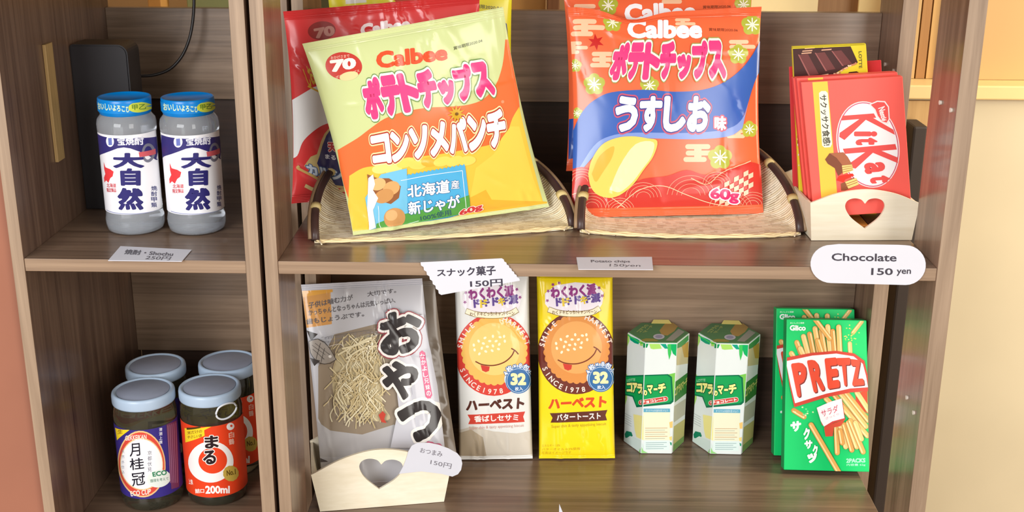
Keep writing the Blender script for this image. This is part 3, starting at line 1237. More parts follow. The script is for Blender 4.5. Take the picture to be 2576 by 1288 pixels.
jp = jar(-0.4124, 0.1025, 'purple', 'front jar with purple label and pale lid, beside the orange-red jar')
jo = jar(-0.3444, 0.1146, 'orange', 'front jar with orange-red label and a clear pull ring, beside the divider')
dup(jp, (-0.0066, 0.0672, 0), 'purple-labelled jar standing behind the front purple-labelled jar', spin=0.05)
dup(jo, (0.0036, 0.0672, 0), 'orange-red jar half hidden by the divider, behind the front orange-red jar', spin=0.1)
# pull ring tucked under the lid of the front orange-red jar
pts = []
for i in range(28):
    t_ = 2 * PI * i / 28
    P_ = at(565 + 21 * math.cos(t_), 1041 + 17 * math.sin(t_) - (2.5 if math.sin(t_) < -0.5 else 0), Y=0.1146 - 0.031)
    pts.append((P_[0], 0.1146 - math.sqrt(max(1e-6, 0.0345 ** 2 - (P_[0] + 0.3444) ** 2)), P_[2]))
from_bm('pull_ring', tube(pts, 0.0011, 8, closed=True), plain((222, 226, 232), rough=0.2, key='ring'), jo, label='clear plastic pull ring', smooth=True)

# ------------------------------------------------------------------ behind the bottles
t = root('black_box', (-0.445, 0.19, MID), 'black plastic box with rounded corners standing behind the blue-capped bottles', 'box')
BY = 0.168
P0, P1 = at(172, 112, Y=BY), at(318, 118, Y=BY)
x0, x1, zt = P0[0], P1[0], P0[2]
out = [(x0, MID), (x1, MID), (x1, zt - 0.010)] + ell(x1 - 0.010, zt - 0.010, 0.010, 0.010, 0, 7, 0, PI / 2)[1:] + ell(x0 + 0.004, zt - 0.004, 0.004, 0.004, 0, 5, PI / 2, PI)
bm = extrude_outline(out, [], 0.040, ((0, BY, 0), (1, 0, 0), (0, 0, 1), (0, -1, 0)))
bmesh.ops.bevel(bm, geom=[e for e in bm.edges if abs(e.verts[0].co.y - e.verts[1].co.y) < 1e-6 and e.is_manifold and len(e.link_faces) == 2 and e.calc_face_angle(0) > 1], offset=0.0015, segments=2, affect='EDGES')
from_bm('casing', bm, plain((34, 32, 36), rough=0.45, vary=0.1, key='blackbox'), t)
a_, b_ = at(152, 165, Y=0.150), at(174, 330, Y=0.150)
bm = tube([a_, (a_[0], a_[1], b_[2])], 0.0011, 6)
from_bm('pale_trim', bm, plain((150, 138, 122), rough=0.4), t)

bm = bmesh.new()
add_box(bm, (-0.4778, 0.1000, 0.868), (-0.4745, 0.1185, 0.985), 0, 0.0005)
o = from_bm('gap_view_strip', bm, wood('gap_view_tan', (150, 120, 74), (190, 160, 108), 'z', rough=0.6, coat=0), None)  # tan piece added for the wall seen through a side gap
tag(set_origin(o, (-0.476, 0.109, 0.868)), 'thin tan lath fixed upright on the inner side panel beside the black box', 'strip')

cp = [(487, -30, .268), (488, 10, .266), (484, 60, .262), (474, 105, .258), (455, 145, .255), (425, 175, .250), (385, 189, .243), (345, 191, .232), (322, 189, .214), (300, 188, .20)]
bm = tube(smooth_path([tuple(at(x, y, Y=Y)) for x, y, Y in cp], 5), 0.0017, 8)
o = from_bm('cable', bm, plain((40, 36, 36), rough=0.35, key='cable'), None, smooth=True)
tag(set_origin(o, tuple(at(300, 188, Y=.20))), 'black cable curving down from the back rail into the black box', 'cable')


# ------------------------------------------------------------------ price cards
def flat_card(px4, z, label, lines, thick=0.0006):
    P = [at(x, y, Z=z + thick) for x, y in px4]
    f = Face(*P)
    n = np.array([0, 0, 1.0])
    a = Art(f.S, ink=card_ink, lift=0.00004)
    for s, q, bold in lines:
        a.text(s, q, (104, 102, 110), bold)  # lettering colour greyed for the glare on the card
    bm = bmesh.new()
    fr = [bm.verts.new(p) for p in P]
    bk = [bm.verts.new(p - n * thick) for p in P]
    bm.faces.new(fr)
    bm.faces.new(bk[::-1])
    for i in range(4):
        j = (i + 1) % 4
        bm.faces.new((fr[j], fr[i], bk[i], bk[j]))
    bmesh.ops.recalc_face_normals(bm, faces=bm.faces)
    return card_mesh(bm, f, a, n, label, P)


def card_mesh(bm, f, a, n, label, P):
    for i, v in enumerate(bm.verts):
        v.index = i
    verts = [tuple(v.co) for v in bm.verts]
    faces = [[v.index for v in q.verts] for q in bm.faces]
    fmat = [0] * len(faces)
    bm.free()
    slots = [card_ink((208, 209, 218))]
    a.build_into(verts, [], faces, fmat, slots, None, None, f.S, lambda u, v: np.tile(n, (len(u), 1)))
    me = bpy.data.meshes.new('price_card')
    me.from_pydata(verts, [], faces)
    for m in slots:
        me.materials.append(m)
    me.polygons.foreach_set('material_index', fmat)
    o = finish('price_card', me)
    lo = np.min(np.array(verts), axis=0)
    c = np.mean(np.array(verts), axis=0)
    set_origin(o, (c[0], c[1], lo[2]))
    return tag(o, label, 'price card')


def upright_card(outline, Y, label, lines, thick=0.0006):
    P = [at(x, y, Y=Y) for x, y in outline]
    lo, hi = np.min(P, 0), np.max(P, 0)
    f = Face((lo[0], Y, hi[2]), (hi[0], Y, hi[2]), (hi[0], Y, lo[2]), (lo[0], Y, lo[2]))
    n = np.array([0, -1.0, 0])
    a = Art(f.S, ink=card_ink, lift=0.00004)
    for s, q, bold, c in lines:
        a.text(s, q, c, bold)
    bm = extrude_outline([(p[0], p[2]) for p in P], [], thick, ((0, Y, 0), (1, 0, 0), (0, 0, 1), (0, -1, 0)))
    return card_mesh(bm, f, a, n, label, P)


flat_card(((303, 619), (482, 628), (457, 657), (272, 655)), MID, 'small white card lying on the shelf in front of the blue-capped bottles',
          (('焼酎・Shochu', ((316, 627), (438, 634), (434, 645), (312, 640)), 0.03), ('250円', ((370, 643), (432, 646), (426, 655), (364, 653)), 0.01)))
flat_card(((1450, 647), (1640, 646), (1643, 678), (1455, 677)), MID, 'small white card lying on the shelf edge below the orange crisp bags',
          (('Potato chips', ((1486, 654), (1584, 655), (1586, 662), (1487, 662)), 0.02), ('150yen', ((1534, 664), (1612, 665), (1610, 673), (1533, 672)), 0.0)))
zig = []
n_ = 7
for i in range(n_):
    zig += [(1262 + 45 * i / n_, 650 + 55 * i / n_), (1262 + 45 * (i + 1) / n_ - 1, 650 + 55 * i / n_ + 3)]
zag = []
for i in range(n_):
    zag += [(1110 - 52 * i / n_, 742 - 82 * i / n_), (1110 - 52 * (i + 1) / n_ + 1, 742 - 82 * i / n_ - 4)]
upright_card([(1058, 660)] + zig + [(1308, 706)] + zag, -0.0012, 'white card with saw-toothed ends fixed on the shelf edge above the white biscuit packet',
             (('スナック菓子', ((1098, 677), (1246, 667), (1248, 692), (1100, 696)), 0.028, (60, 56, 70)), ('150円', ((1182, 706), (1264, 701), (1265, 720), (1183, 723)), 0.02, (60, 56, 70))))
pill = ell(2091, 664, 52, 48, 0, 16, PI / 2, 3 * PI / 2) + [(2110, 614), (2260, 616)] + ell(2278, 667, 51, 50, 0, 16, -PI / 2, PI / 2)
upright_card(pill, -0.0012, 'white rounded card fixed on the shelf edge below the heart box of chocolate',
             (('Chocolate', ((2092, 637), (2256, 638), (2255, 658), (2092, 656)), 0.02, (66, 62, 72)), ('150', ((2192, 674), (2246, 675), (2246, 692), (2191, 692)), 0.02, (66, 62, 72)), ('yen', ((2256, 678), (2292, 678), (2291, 694), (2255, 694)), 0.02, (66, 62, 72))))
o = upright_card([(1407, 1268), (1420, 1300), (1406, 1300)], 0.06, 'white paper corner standing on the lower shelf below the yellow biscuit packet', ())


# ------------------------------------------------------------------ woven bamboo trays
def tray(A, B, depth, rise, sag, label):
    A, B = np.array(A), np.array(B)
    mid = (A + B) / 2
    W = np.linalg.norm(B - A)
    X = (B - A) / W
    Yv = np.array([-X[1], X[0]])
    t = root('woven_tray', (mid[0], mid[1], MID), label, 'tray', 'bamboo trays under the crisp bags')

    def place(x, y, z):
        p = mid + X * x + Yv * y
        return (p[0], p[1], MID + 0.0012 + z)

    def rim(a):                       # a from 0 (left corner) to 1 (right corner)
        th = PI * (1 - a)
        x, y = W / 2 * math.cos(th), depth * math.sin(th)
        return x, y, rise * (math.sin(th) ** 0.72)

    nph, nr = 72, 26
    bm = bmesh.new()
    uvl = bm.loops.layers.uv.new('weave')
    rows = []
    for i in range(nph + 1):
        a = i / nph
        th = PI * (1 - a)
        rx, ry, rz = rim(a)
        ex = W / 2 * math.cos(th)
        ey = -sag * math.sin(th) ** 1.5
        row = []
        for j in range(nr + 1):
            r = j / nr
            x, y, z = ex + (rx - ex) * r, ey + (ry - ey) * r, rz * r ** 4.2
            row.append((bm.verts.new(place(x, y, z)), (x, y + sag * max(0, 1 - y / depth) * (1 - (2 * x / W) ** 2) + z * 0.8)))
        rows.append(row)
    for i in range(nph):
        for j in range(nr):
            q = (rows[i][j], rows[i + 1][j], rows[i + 1][j + 1], rows[i][j + 1])
            vs = []
            for k in q:
                if k[0] not in vs:
                    vs.append(k[0])
            try:
                f = bm.faces.new([k[0] for k in q])
            except ValueError:
                continue
            for l, k in zip(f.loops, q):
                l[uvl].uv = k[1]
    bmesh.ops.remove_doubles(bm, verts=bm.verts, dist=1e-6)
    bmesh.ops.recalc_face_normals(bm, faces=bm.faces)
    bmesh.ops.solidify(bm, geom=bm.faces[:], thickness=0.001)
    from_bm('woven_mat', bm, weave('bamboo_weave', (254, 244, 218), (150, 118, 80)), t, smooth=True)
    # front strands
    for k, off in enumerate((0.0, 0.0022, 0.0046)):
        pts = []
        for i in range(41):
            a = i / 40
            th = PI * (1 - a)
            pts.append(place(W / 2 * math.cos(th) * 0.99, -sag * math.sin(th) ** 1.5 + off + 0.0008 * math.sin(a * 40 + k), 0.0006 + 0.0006 * math.sin(a * 55 + 2 * k)))
        from_bm('edge_strand', tube(pts, 0.0014, 6), plain((240, 218, 168), rough=0.5, vary=0.15, nscale=60, key='cane'), t, smooth=True)
    dark = plain((70, 50, 46), rough=0.35, vary=0.25, nscale=50, key='rim')
    pts = [place(*rim(i / 60)) for i in range(61)]
    pts = [(p[0], p[1], p[2] + 0.0022) for p in pts]
    from_bm('rim', tube(pts, 0.0043, 10, flat=0.75), dark, t, label='dark brown bamboo rim', smooth=True)
    out = []
    for i in range(61):
        x, y, z = rim(i / 60)
        s = 1 + 0.0052 / (W / 2)
        p = place(x * s, y * (1 + 0.0052 / depth), z)
        out.append((p[0], p[1], p[2] + 0.0035))
    from_bm('rim_cane', tube(out, 0.0019, 8), plain((150, 122, 92), rough=0.45, vary=0.2, nscale=50, key='cane'), t, label='tan outer cane along the rim', smooth=True)
    for a in (0.07, 0.19, 0.34, 0.5, 0.66, 0.81, 0.93):
        p0, p1 = Vector(place(*rim(a - 0.006))), Vector(place(*rim(a + 0.006)))
        up = Vector((0, 0, 0.0024))
        from_bm('binding', tube([p0 + up, p1 + up], 0.0058, 12, flat=0.8), plain((206, 184, 124), rough=0.5, vary=0.1, nscale=60, key='cane'), t, smooth=True)
    for s in (-1, 1):
        e = Vector(place(s * W / 2 * 0.97, 0.002, 0.001))
        from_bm('loose_strand', tube([e, e + Vector((-s * 0.002, -0.006, 0.0004)), e + Vector((-s * 0.0045, -0.013, 0.0002))], 0.0008, 6), plain((236, 220, 190), rough=0.5, key='cane'), t)
    return t


tray((-0.2125, 0.0560), (0.0405, 0.1130), 0.158, 0.070, 0.008, 'woven bamboo tray with dark rim under the pale green crisp bag')
tray((0.0485, 0.1012), (0.2690, 0.1000), 0.158, 0.074, 0.016, 'woven bamboo tray with dark rim under the orange crisp bags')

# ------------------------------------------------------------------ crisp bags in the left tray
Q = lambda ox, oy, k: (lambda *pts: [(ox + x / k, oy + y / k) for x, y in pts])
PINK, CRM = (236, 64, 128), (248, 244, 226)


def pouch_thing(name, p, label, cat, group=None):
    c = (p.c[2] + p.c[3]) / 2
    return root(name, tuple(c), label, cat, group)


A0 = (0.0, 0.0)
# pale green bag in front
p = Pouch([(760, 110, .086), (1266, 18, .122), (1382, 520, .148), (888, 592, .0765)], 0.017, 0.045, 3, folds=12, seal2=0.02)
t = pouch_thing('crisp_bag', p, 'pale green and orange crisp bag standing tilted in front of the red bag', 'crisp bag', 'crisp bags on the trays')
a = Art(p.S0)
q = Q(680, 0, 2.0125)
a.poly(q(*smooth_path([(340, 760), (440, 700), (500, 655), (580, 600), (680, 565), (800, 545), (900, 540), (1000, 530), (1080, 500), (1140, 430), (1175, 330), (1190, 200)], 4), (1240, 200), (1330, 1120), (450, 1180), (360, 900)), (232, 112, 58))
a.poly(q(*smooth_path([(400, 890), (470, 850), (560, 835), (700, 800), (860, 780), (1000, 755), (1120, 730), (1190, 690), (1225, 600), (1260, 540)], 4), (1400, 1100), (380, 1220)), (240, 196, 72))
a.poly(q((1170, 700), (1215, 640), (1260, 640), (1330, 900), (1400, 1090), (1080, 1110), (1010, 1000), (1040, 850), (1130, 780)), (236, 206, 82))
a.poly(q((1010, 1000), (1090, 960), (1120, 1010), (1400, 1020), (1400, 1060), (1090, 1100), (1010, 1060)), (238, 180, 60))
rr = random.Random(5)
for i in range(9):
    cx, cy = 560 + i * 62, 850 - i * 7 + rr.uniform(-14, 14)
    if cx < 1000:
        a.poly([q((cx + x, cy + y))[0] for x, y in ell(0, 0, 46, 24, -0.3 + rr.uniform(-.3, .3), 20)], rr.choice([(246, 214, 100), (232, 178, 60), (250, 224, 130)]))
a.poly(q(*ell(372, 334, 93, 70, 0.1)), (190, 52, 40))
a.text('70', q((300, 305), (432, 290), (436, 345), (308, 368)), (244, 232, 222), 0.06)
a.text('おかげさまで', q((305, 285), (400, 274), (402, 290), (307, 302)), (236, 190, 170), 0.01)
a.text('ポテトチップス', q((330, 385), (450, 350), (452, 364), (332, 400)), (236, 190, 170), 0.01)
a.poly(q(*ell(398, 385, 48, 22, -0.2)), (216, 206, 150))
a.text('Calbee', q((532, 262), (894, 224), (898, 304), (540, 350)), (222, 76, 34), 0.05)
a.text('賞味期限2020.04', q((926, 236), (1072, 196), (1074, 214), (928, 254)), (92, 92, 60), 0.012)
a.block_text('ポテトチップス', q((452, 400), (1092, 306), (1142, 478), (494, 612)), PINK, 0.085, outlines=((0.085, (110, 144, 80)), (0.055, CRM)), tall={'ッ': (0.86, 0.0, 0.66)})
a.block_text('コンソメパンチ', q((502, 690), (1180, 545), (1200, 738), (520, 836)), (240, 238, 244), 0.065, outlines=((0.075, (246, 226, 170)), (0.038, (176, 62, 40))), lap=-0.02)
a.poly([q(z)[0] for z in star(940, 575, 46, 22, 11, 0.1)], (206, 160, 40))
a.poly([q(z)[0] for z in ell(942, 575, 9, 8)], (120, 80, 20))
a.poly([q(z)[0] for z in ell(1176, 515, 8, 8)], (240, 150, 110))
# blue stamp
edge = []
for i in range(15):
    edge += [(690 + 20 * i, 888 - 3.6 * i), (700 + 20 * i, 878 - 3.6 * i)]
a.poly(q((640, 1180), (660, 890), *edge, (985, 840), (1012, 1072), (1000, 1074), (545, 1165)), (84, 178, 226))
a.poly(q((560, 880), (690, 850), (690, 1150), (505, 1165), (480, 1000)), (120, 196, 232))
a.poly(q((535, 1130), (640, 1090), (760, 1060), (880, 1030), (1005, 985), (1012, 1072), (530, 1168)), (86, 160, 74))
a.poly(ribbon(q((660, 912), (800, 886), (970, 862)), 1.4), (240, 246, 250))
a.poly(ribbon(q((970, 862), (990, 1050)), 1.4), (240, 246, 250))
a.poly(ribbon(q((545, 1040), (570, 1160), (750, 1115)), 1.4), (240, 246, 250))
a.text('北海道', q((690, 936), (906, 906), (908, 974), (694, 1000)), (244, 248, 250), 0.03, outlines=((0.035, (40, 92, 150)),))
a.text('産', q((912, 912), (954, 908), (956, 952), (914, 956)), (244, 248, 250), 0.02, outlines=((0.035, (40, 92, 150)),))
a.text('新じゃが', q((694, 1020), (956, 982), (960, 1046), (700, 1086)), (244, 248, 250), 0.03, outlines=((0.035, (40, 92, 150)),))
a.text('100%使用', q((756, 1088), (912, 1056), (916, 1084), (760, 1116)), (48, 92, 104), 0.015)
a.poly(q((490, 880), (540, 900), (600, 900), (660, 940), (650, 1000), (610, 1030), (530, 1010), (500, 960)), (150, 94, 58))
for cx, cy, rx, ry, c in ((612, 950, 44, 34, (222, 170, 110)), (575, 990, 50, 34, (206, 150, 92)), (545, 930, 40, 30, (230, 184, 124)), (628, 1100, 54, 50, (206, 152, 96)), (612, 1086, 30, 26, (224, 178, 122))):
    a.poly([q(z)[0] for z in ell(cx, cy, rx, ry, -0.4)], c)
a.poly(q((496, 900), (520, 880), (530, 930), (520, 960), (545, 1000), (520, 1060), (530, 1150), (500, 1160), (490, 1050)), (240, 236, 236))
a.text('60g', q((952, 1062), (1070, 1024), (1074, 1060), (958, 1096)), (208, 54, 60), 0.045, outlines=((0.06, (250, 238, 226)),))
p.build(t, a, (200, 210, 148), (206, 214, 156), (196, 202, 146))

# red bag behind it
p = Pouch([(712, 29, .152), (1207, -14, .172), (1236, 470, .172), (733, 512, .146)], 0.013, 0.05, 8, folds=12, rough=1.4)
t = pouch_thing('crisp_bag', p, 'glossy red crisp bag partly hidden behind the pale green bag', 'crisp bag', 'crisp bags on the trays')
a = Art(p.S0)
q = Q(700, 280, 4.293)
a.poly(q((60, -60), (180, -140), (380, -260), (500, -300), (1300, -420), (1300, 60), *smooth_path([(640, 100), (480, 150), (350, 240), (260, 340), (205, 480), (120, 520)], 4)), (226, 224, 222))
a.poly(q((650, 150), (560, 170), (500, 240), (460, 330), (420, 460), (350, 490), (280, 590), (360, 660), (470, 730), (570, 800), (700, 840), (900, 860), (900, 100)), (196, 172, 118))
a.poly(q((650, 160), (570, 185), (520, 260), (480, 360), (450, 470), (420, 560), (480, 690), (590, 790), (720, 810), (900, 820), (900, 110)), (58, 54, 98))
a.poly(q((640, 160), (570, 190), (590, 290), (660, 230)), (66, 130, 190))
a.text('天然塩使用', q((530, 325), (960, 325), (960, 430), (545, 435)), (190, 52, 60), 0.06, outlines=((0.06, (238, 214, 206)),))
a.text('まるごと・素材', q((505, 455), (960, 520), (955, 575), (510, 510)), (236, 236, 244), 0.03)
a.text('カルシウム', q((290, 560), (960, 690), (950, 800), (330, 680)), (196, 204, 216), 0.06, outlines=((0.07, (74, 98, 140)),))
a.poly(ribbon(q((230, 590), (210, 610), (260, 640), (360, 690), (480, 760)), 7), (196, 160, 96))
a.poly(ribbon(q((290, 800), (400, 850), (560, 870), (760, 840), (880, 810)), 9), (214, 186, 130))
a.poly(q((670, 920), (780, 850), (900, 830), (900, 930)), (226, 206, 160))
qq = Q(700, 0, 4.293)
a.poly([qq(z)[0] for z in ell(470, 330, 150, 100, -0.1)], (142, 38, 34))
a.text('70', qq((380, 310), (600, 270), (620, 380), (400, 420)), (190, 130, 118), 0.06)
a.text('Calbee', qq((885, 262), (1420, 180), (1430, 330), (890, 400)), (236, 216, 214), 0.06)
a.text('しお', qq((262, 740), (330, 700), (420, 900), (340, 950)), (216, 170, 60), 0.04)
a.poly(ribbon(qq((320, 930), (400, 970), (480, 1010)), 4), (216, 170, 60))
p.build(t, a, (206, 58, 58), (200, 52, 52), (228, 228, 230))

# yellow bag at the back
p = Pouch([(822, -34, .212), (1290, -52, .226), (1300, 400, .226), (840, 412, .212)], 0.012, 0.04, 12, folds=8)
t = pouch_thing('crisp_bag', p, 'bright yellow crisp bag furthest back behind the red bag', 'crisp bag', 'crisp bags on the trays')
a = Art(p.S0)
a.text('Calbee', ((986, -34), (1150, -22), (1152, 17), (986, 8)), (196, 74, 40), 0.05)
a.text('賞味期限2020.04', ((1170, 8), (1262, 16), (1262, 26), (1170, 18)), (70, 70, 40), 0.012)
a.poly([(868, -12), (920, -16), (922, 6), (870, 10)], (240, 236, 226))
a.poly([(1262, 50), (1275, 60), (1288, 190), (1270, 180)], (74, 84, 120))
p.build(t, a, (240, 226, 40), (240, 226, 40))

# ------------------------------------------------------------------ orange crisp bags in the right tray
def orange_bag(corners, seed, label, art, dip=None):
    p = Pouch(corners, 0.015, 0.045, seed, folds=8, top_dip=dip)
    t = pouch_thing('crisp_bag', p, label, 'crisp bag', 'crisp bags on the trays')
    a = Art(p.S0)
    art(a)
    p.build(t, a, (244, 108, 66), (244, 106, 64))
    return t


def cloud(a, cx, cy, s=1.0, c=(246, 196, 158)):
    for dx, dy, w in ((-4, -14, 44), (6, 0, 62), (-10, 14, 40)):
        a.poly(bar((cx + (dx - w / 2) * s, cy + dy * s), (cx + (dx + w / 2) * s, cy + dy * s), 11 * s), c)
    a.poly([(cx - 12 * s, cy - 16 * s), (cx + 4 * s, cy - 16 * s), (cx + 4 * s, cy + 14 * s), (cx - 12 * s, cy + 14 * s)], c)


def plum(a, cx, cy, r):
    pts = []
    for i in range(5):
        t0 = -PI / 2 + 2 * PI * i / 5
        pts += ell(cx + r * 0.55 * math.cos(t0), cy + r * 0.55 * math.sin(t0), r * 0.52, r * 0.52, 0, 9, t0 - 1.25, t0 + 1.25)
    a.poly(pts, (178, 182, 66))
    for i in range(8):
        t0 = 2 * PI * i / 8
        a.poly(bar((cx, cy), (cx + r * 0.6 * math.cos(t0), cy + r * 0.6 * math.sin(t0)), r * 0.13), (246, 240, 214))


def orange_art(a):
    q = Q(1300, 0, 2.0125)
    for cx, cy, s in ((1475, 70, 1.1), (1700, 22, 1.0), (1520, 150, 1.0), (1862, 118, .9), (1760, 385, 1.15), (1860, 330, .9), (1445, 120, .8), (1720, 60, .7)):
        cloud(a, cx, cy, s)
    for cx, cy, r in ((1541, 57, 23), (1892, 62, 26), (1857, 137, 24), (1495, 212, 26), (1634, 215, 23), (1811, 396, 29), (1490, 372, 22), (1447, 165, 16), (1452, 285, 14), (1885, 325, 20)):
        plum(a, cx, cy, r)
    a.poly(star(1499, 106, 21, 9, 6, 0.4), (196, 40, 36))
    a.text('Calbee', ((1578, 50), (1766, 50), (1766, 97), (1578, 97)), (250, 248, 250), 0.05)
    a.text('賞味期限2020.06', ((1783, 70), (1856, 72), (1856, 80), (1783, 78)), (120, 60, 40), 0.012)
    a.poly(q(*smooth_path([(260, 760), (305, 620), (350, 545), (405, 500), (480, 468), (640, 455), (800, 465), (940, 455), (1050, 415), (1140, 345), (1200, 262), (1240, 180)], 4), *smooth_path([(1240, 330), (1200, 420), (1140, 600), (1070, 650), (900, 672), (600, 672), (470, 690), (390, 740), (320, 850), (280, 930)], 4)), (56, 96, 178))
    a.poly(q(*smooth_path([(1170, 520), (1140, 600), (1070, 650), (900, 672), (600, 672), (470, 690), (390, 740), (312, 860)], 4), *smooth_path([(330, 860), (410, 770), (480, 715), (600, 700), (900, 705), (1070, 690), (1140, 650)], 4)), (128, 152, 214))
    a.block_text('ポテトチップス', ((1548, 108), (1816, 102), (1826, 199), (1530, 203)), PINK, 0.085, outlines=((0.085, (160, 150, 80)), (0.055, CRM)), tall={'ッ': (0.86, 0.0, 0.66)})
    a.block_text('うすしお', ((1548, 242), (1790, 242), (1784, 332), (1544, 332)), (242, 244, 250), 0.06, outlines=((0.075, (198, 84, 110)), (0.035, (60, 60, 140))), lap=-0.06)
    a.text('味', ((1796, 292), (1827, 292), (1825, 328), (1796, 328)), (242, 244, 250), 0.05, outlines=((0.10, (198, 84, 110)),))
    # waves along the bottom
    RED, LINE = (204, 58, 48), (240, 170, 140)
    a.poly(q(*smooth_path([(250, 870), (330, 845), (400, 870), (520, 950), (640, 905), (760, 890), (860, 860), (960, 885), (1080, 850), (1180, 820), (1260, 850)], 4), (1260, 1130), (250, 1130)), RED)
    for cx, cy, r in ((330, 920, 75), (380, 1050, 85), (520, 1065, 75), (640, 1000, 90), (880, 990, 120), (1010, 930, 70), (1080, 1060, 110), (1190, 1040, 80)):
        for k in (1.0, 0.8, 0.6, 0.4):
            a.poly(ribbon(q(*ell(cx, cy, r * k, r * k * 0.85, 0, 9, PI * 1.02, PI * 1.98)), 1.1, 2), LINE)
    a.poly(ribbon(q((285, 985), (380, 950), (480, 1000), (560, 1060)), 2), (246, 196, 158))
    a.poly(ribbon(q((500, 1055), (620, 960), (740, 940), (860, 985), (1000, 1030), (1230, 1060)), 2), (246, 196, 158))
    a.poly(ribbon(q((880, 900), (960, 930), (1040, 870), (1180, 815)), 2), (246, 196, 158))
    for i in range(8):
        for j in range(5):
            if (i + j) % 2 == 0:
                x, y = 1000 + i * 24, 950 - i * 13 + j * 24
                a.poly(q((x, y), (x + 24, y - 12), (x + 24, y + 12), (x, y + 24)), (240, 200, 170))
    # crisp
    a.poly(q(*smooth_path([(362, 880), (380, 810), (430, 735), (500, 700), (580, 690), (660, 700), (710, 715), (690, 790), (640, 860), (590, 930), (530, 980), (470, 1000), (410, 985), (375, 945), (362, 880)], 4)), (238, 204, 96))
    a.poly(q(*smooth_path([(470, 960), (520, 840), (600, 730), (690, 720), (680, 790), (630, 860), (580, 925), (520, 970), (470, 960)], 4)), (246, 228, 172))
    a.poly(q(*smooth_path([(380, 880), (420, 790), (490, 740), (480, 800), (430, 880), (400, 920), (380, 880)], 4)), (232, 178, 66))
    a.text('60g', ((1786, 472), (1858, 478), (1856, 512), (1784, 505)), (216, 50, 110), 0.045, outlines=((0.08, (250, 240, 240)),))


def orange_back_art(a):
    for cx, cy, s in ((1475, 30, 1.0), (1700, -10, 1.0), (1860, 90, .9)):
        cloud(a, cx, cy, s)
    for cx, cy, r in ((1530, 14, 24), (1870, 12, 22)):
        plum(a, cx, cy, r)
    a.text('Calbee', ((1570, 10), (1750, 4), (1752, 52), (1572, 58)), (250, 248, 250), 0.05)
    a.text('賞味期限2020.06', ((1768, 14), (1838, 12), (1838, 20), (1768, 22)), (120, 60, 40), 0.012)
    a.text('ポテトチップス', ((1540, 64), (1800, 58), (1806, 150), (1530, 155)), PINK, 0.07)
    a.poly([(1430, 300), (1900, 220), (1900, 330), (1430, 400)], (40, 78, 168))


orange_bag([(1428, 18, .204), (1916, 16, .208), (1921, 537, .158), (1435, 548, .142)], 21, 'front orange crisp bag with blue band standing in the woven tray', orange_art, dip=[(0.33, 0.15, 0.058), (0.62, 0.25, 0.018)])
orange_bag([(1416, -26, .238), (1893, -24, .238), (1898, 425, .208), (1424, 430, .206)], 27, 'second orange crisp bag showing only its top edge behind the front orange bag', orange_back_art)


# ------------------------------------------------------------------ plywood boxes with heart cut-outs
def heart_box(bl, br, zb, hl, hr, peak, flare, depth, heart, th, label):
    """bl, br: plan positions of the front panel's lower corners."""
    bl, br = np.array(bl), np.array(br)
    W = np.linalg.norm(br - bl)
    X = np.array([*(br - bl) / W, 0])
    D = np.array([-X[1], X[0], 0])
    t = root('plywood_box', (*((bl + br) / 2 + D[:2] * depth / 2), zb), label, 'box', 'plywood boxes with heart cut-outs')
    O = np.array([*bl, zb])
    top = smooth_path([(W + flare, hr), (W * 0.78, (hr + 2.6 * peak) / 3.6), (W / 2, peak), (W * 0.22, (hl + 2.6 * peak) / 3.6), (-flare, hl)], 6)
    outline = [(0, 0), (W, 0)] + top
    N = -D
    bm = extrude_outline(outline, [heart] if heart else [], th, (O, X, (0, 0, 1), N))
    from_bm('front_panel', bm, PALE, t, label='front panel with a heart-shaped hole')
    bm = extrude_outline(outline, [], th, (O + D * (depth - th), X, (0, 0, 1), N))
    from_bm('back_panel', bm, PALE, t)
    bm = bmesh.new()
    P = lambda x, d, z: tuple(O + X * x + D * d + np.array([0, 0, z]))
    for s, x0, h in ((-1, 0, hl), (1, W, hr)):
        h -= 0.001
        pts = [P(x0 - s * 0.0002, th + 0.0003, 0.0004), P(x0 - s * 0.0002, depth - th - 0.0003, 0.0004), P(x0 + s * flare * 0.95, depth - th - 0.0003, h), P(x0 + s * flare * 0.95, th + 0.0003, h)]
        bm = bmesh.new()
        a_ = [bm.verts.new(p) for p in pts]
        b_ = [bm.verts.new(tuple(np.array(p) - X * s * th)) for p in pts]
        bm.faces.new(a_)
        bm.faces.new(b_[::-1])
        for i in range(4):
            bm.faces.new((a_[i], a_[(i + 1) % 4], b_[(i + 1) % 4], b_[i]))
        bmesh.ops.recalc_face_normals(bm, faces=bm.faces)
        from_bm('side_panel', bm, PALE, t)
    bm = bmesh.new()
    fl = [P(th + .0005, th + .0005, 0.0004), P(W - th - .0005, th + .0005, 0.0004), P(W - th - .0005, depth - th - .0005, 0.0004), P(th + .0005, depth - th - .0005, 0.0004)]
    a_ = [bm.verts.new(p) for p in fl]
    b_ = [bm.verts.new((p[0], p[1], p[2] + th)) for p in fl]
    bm.faces.new(a_[::-1])
    bm.faces.new(b_)
    for i in range(4):
        bm.faces.new((a_[i], a_[(i + 1) % 4], b_[(i + 1) % 4], b_[i]))
    bmesh.ops.recalc_face_normals(bm, faces=bm.faces)
    from_bm('base', bm, wood('box_base_wood', (196, 150, 92), (216, 172, 112), 'x', rough=0.6, coat=0, fine=0.5), t)
    return t, O, X, D


def on_plane(x, y, O, N):
    d = ray(x, y)
    t = np.dot(O - CAM, N) / np.dot(d, N)
    return CAM + t * d


def heart_px(O, X, D, px):
    out = []
    for x, y in px:
        P = on_plane(x, y, O, D) - O
        out.append((float(np.dot(P, X)), float(P[2])))
    return out


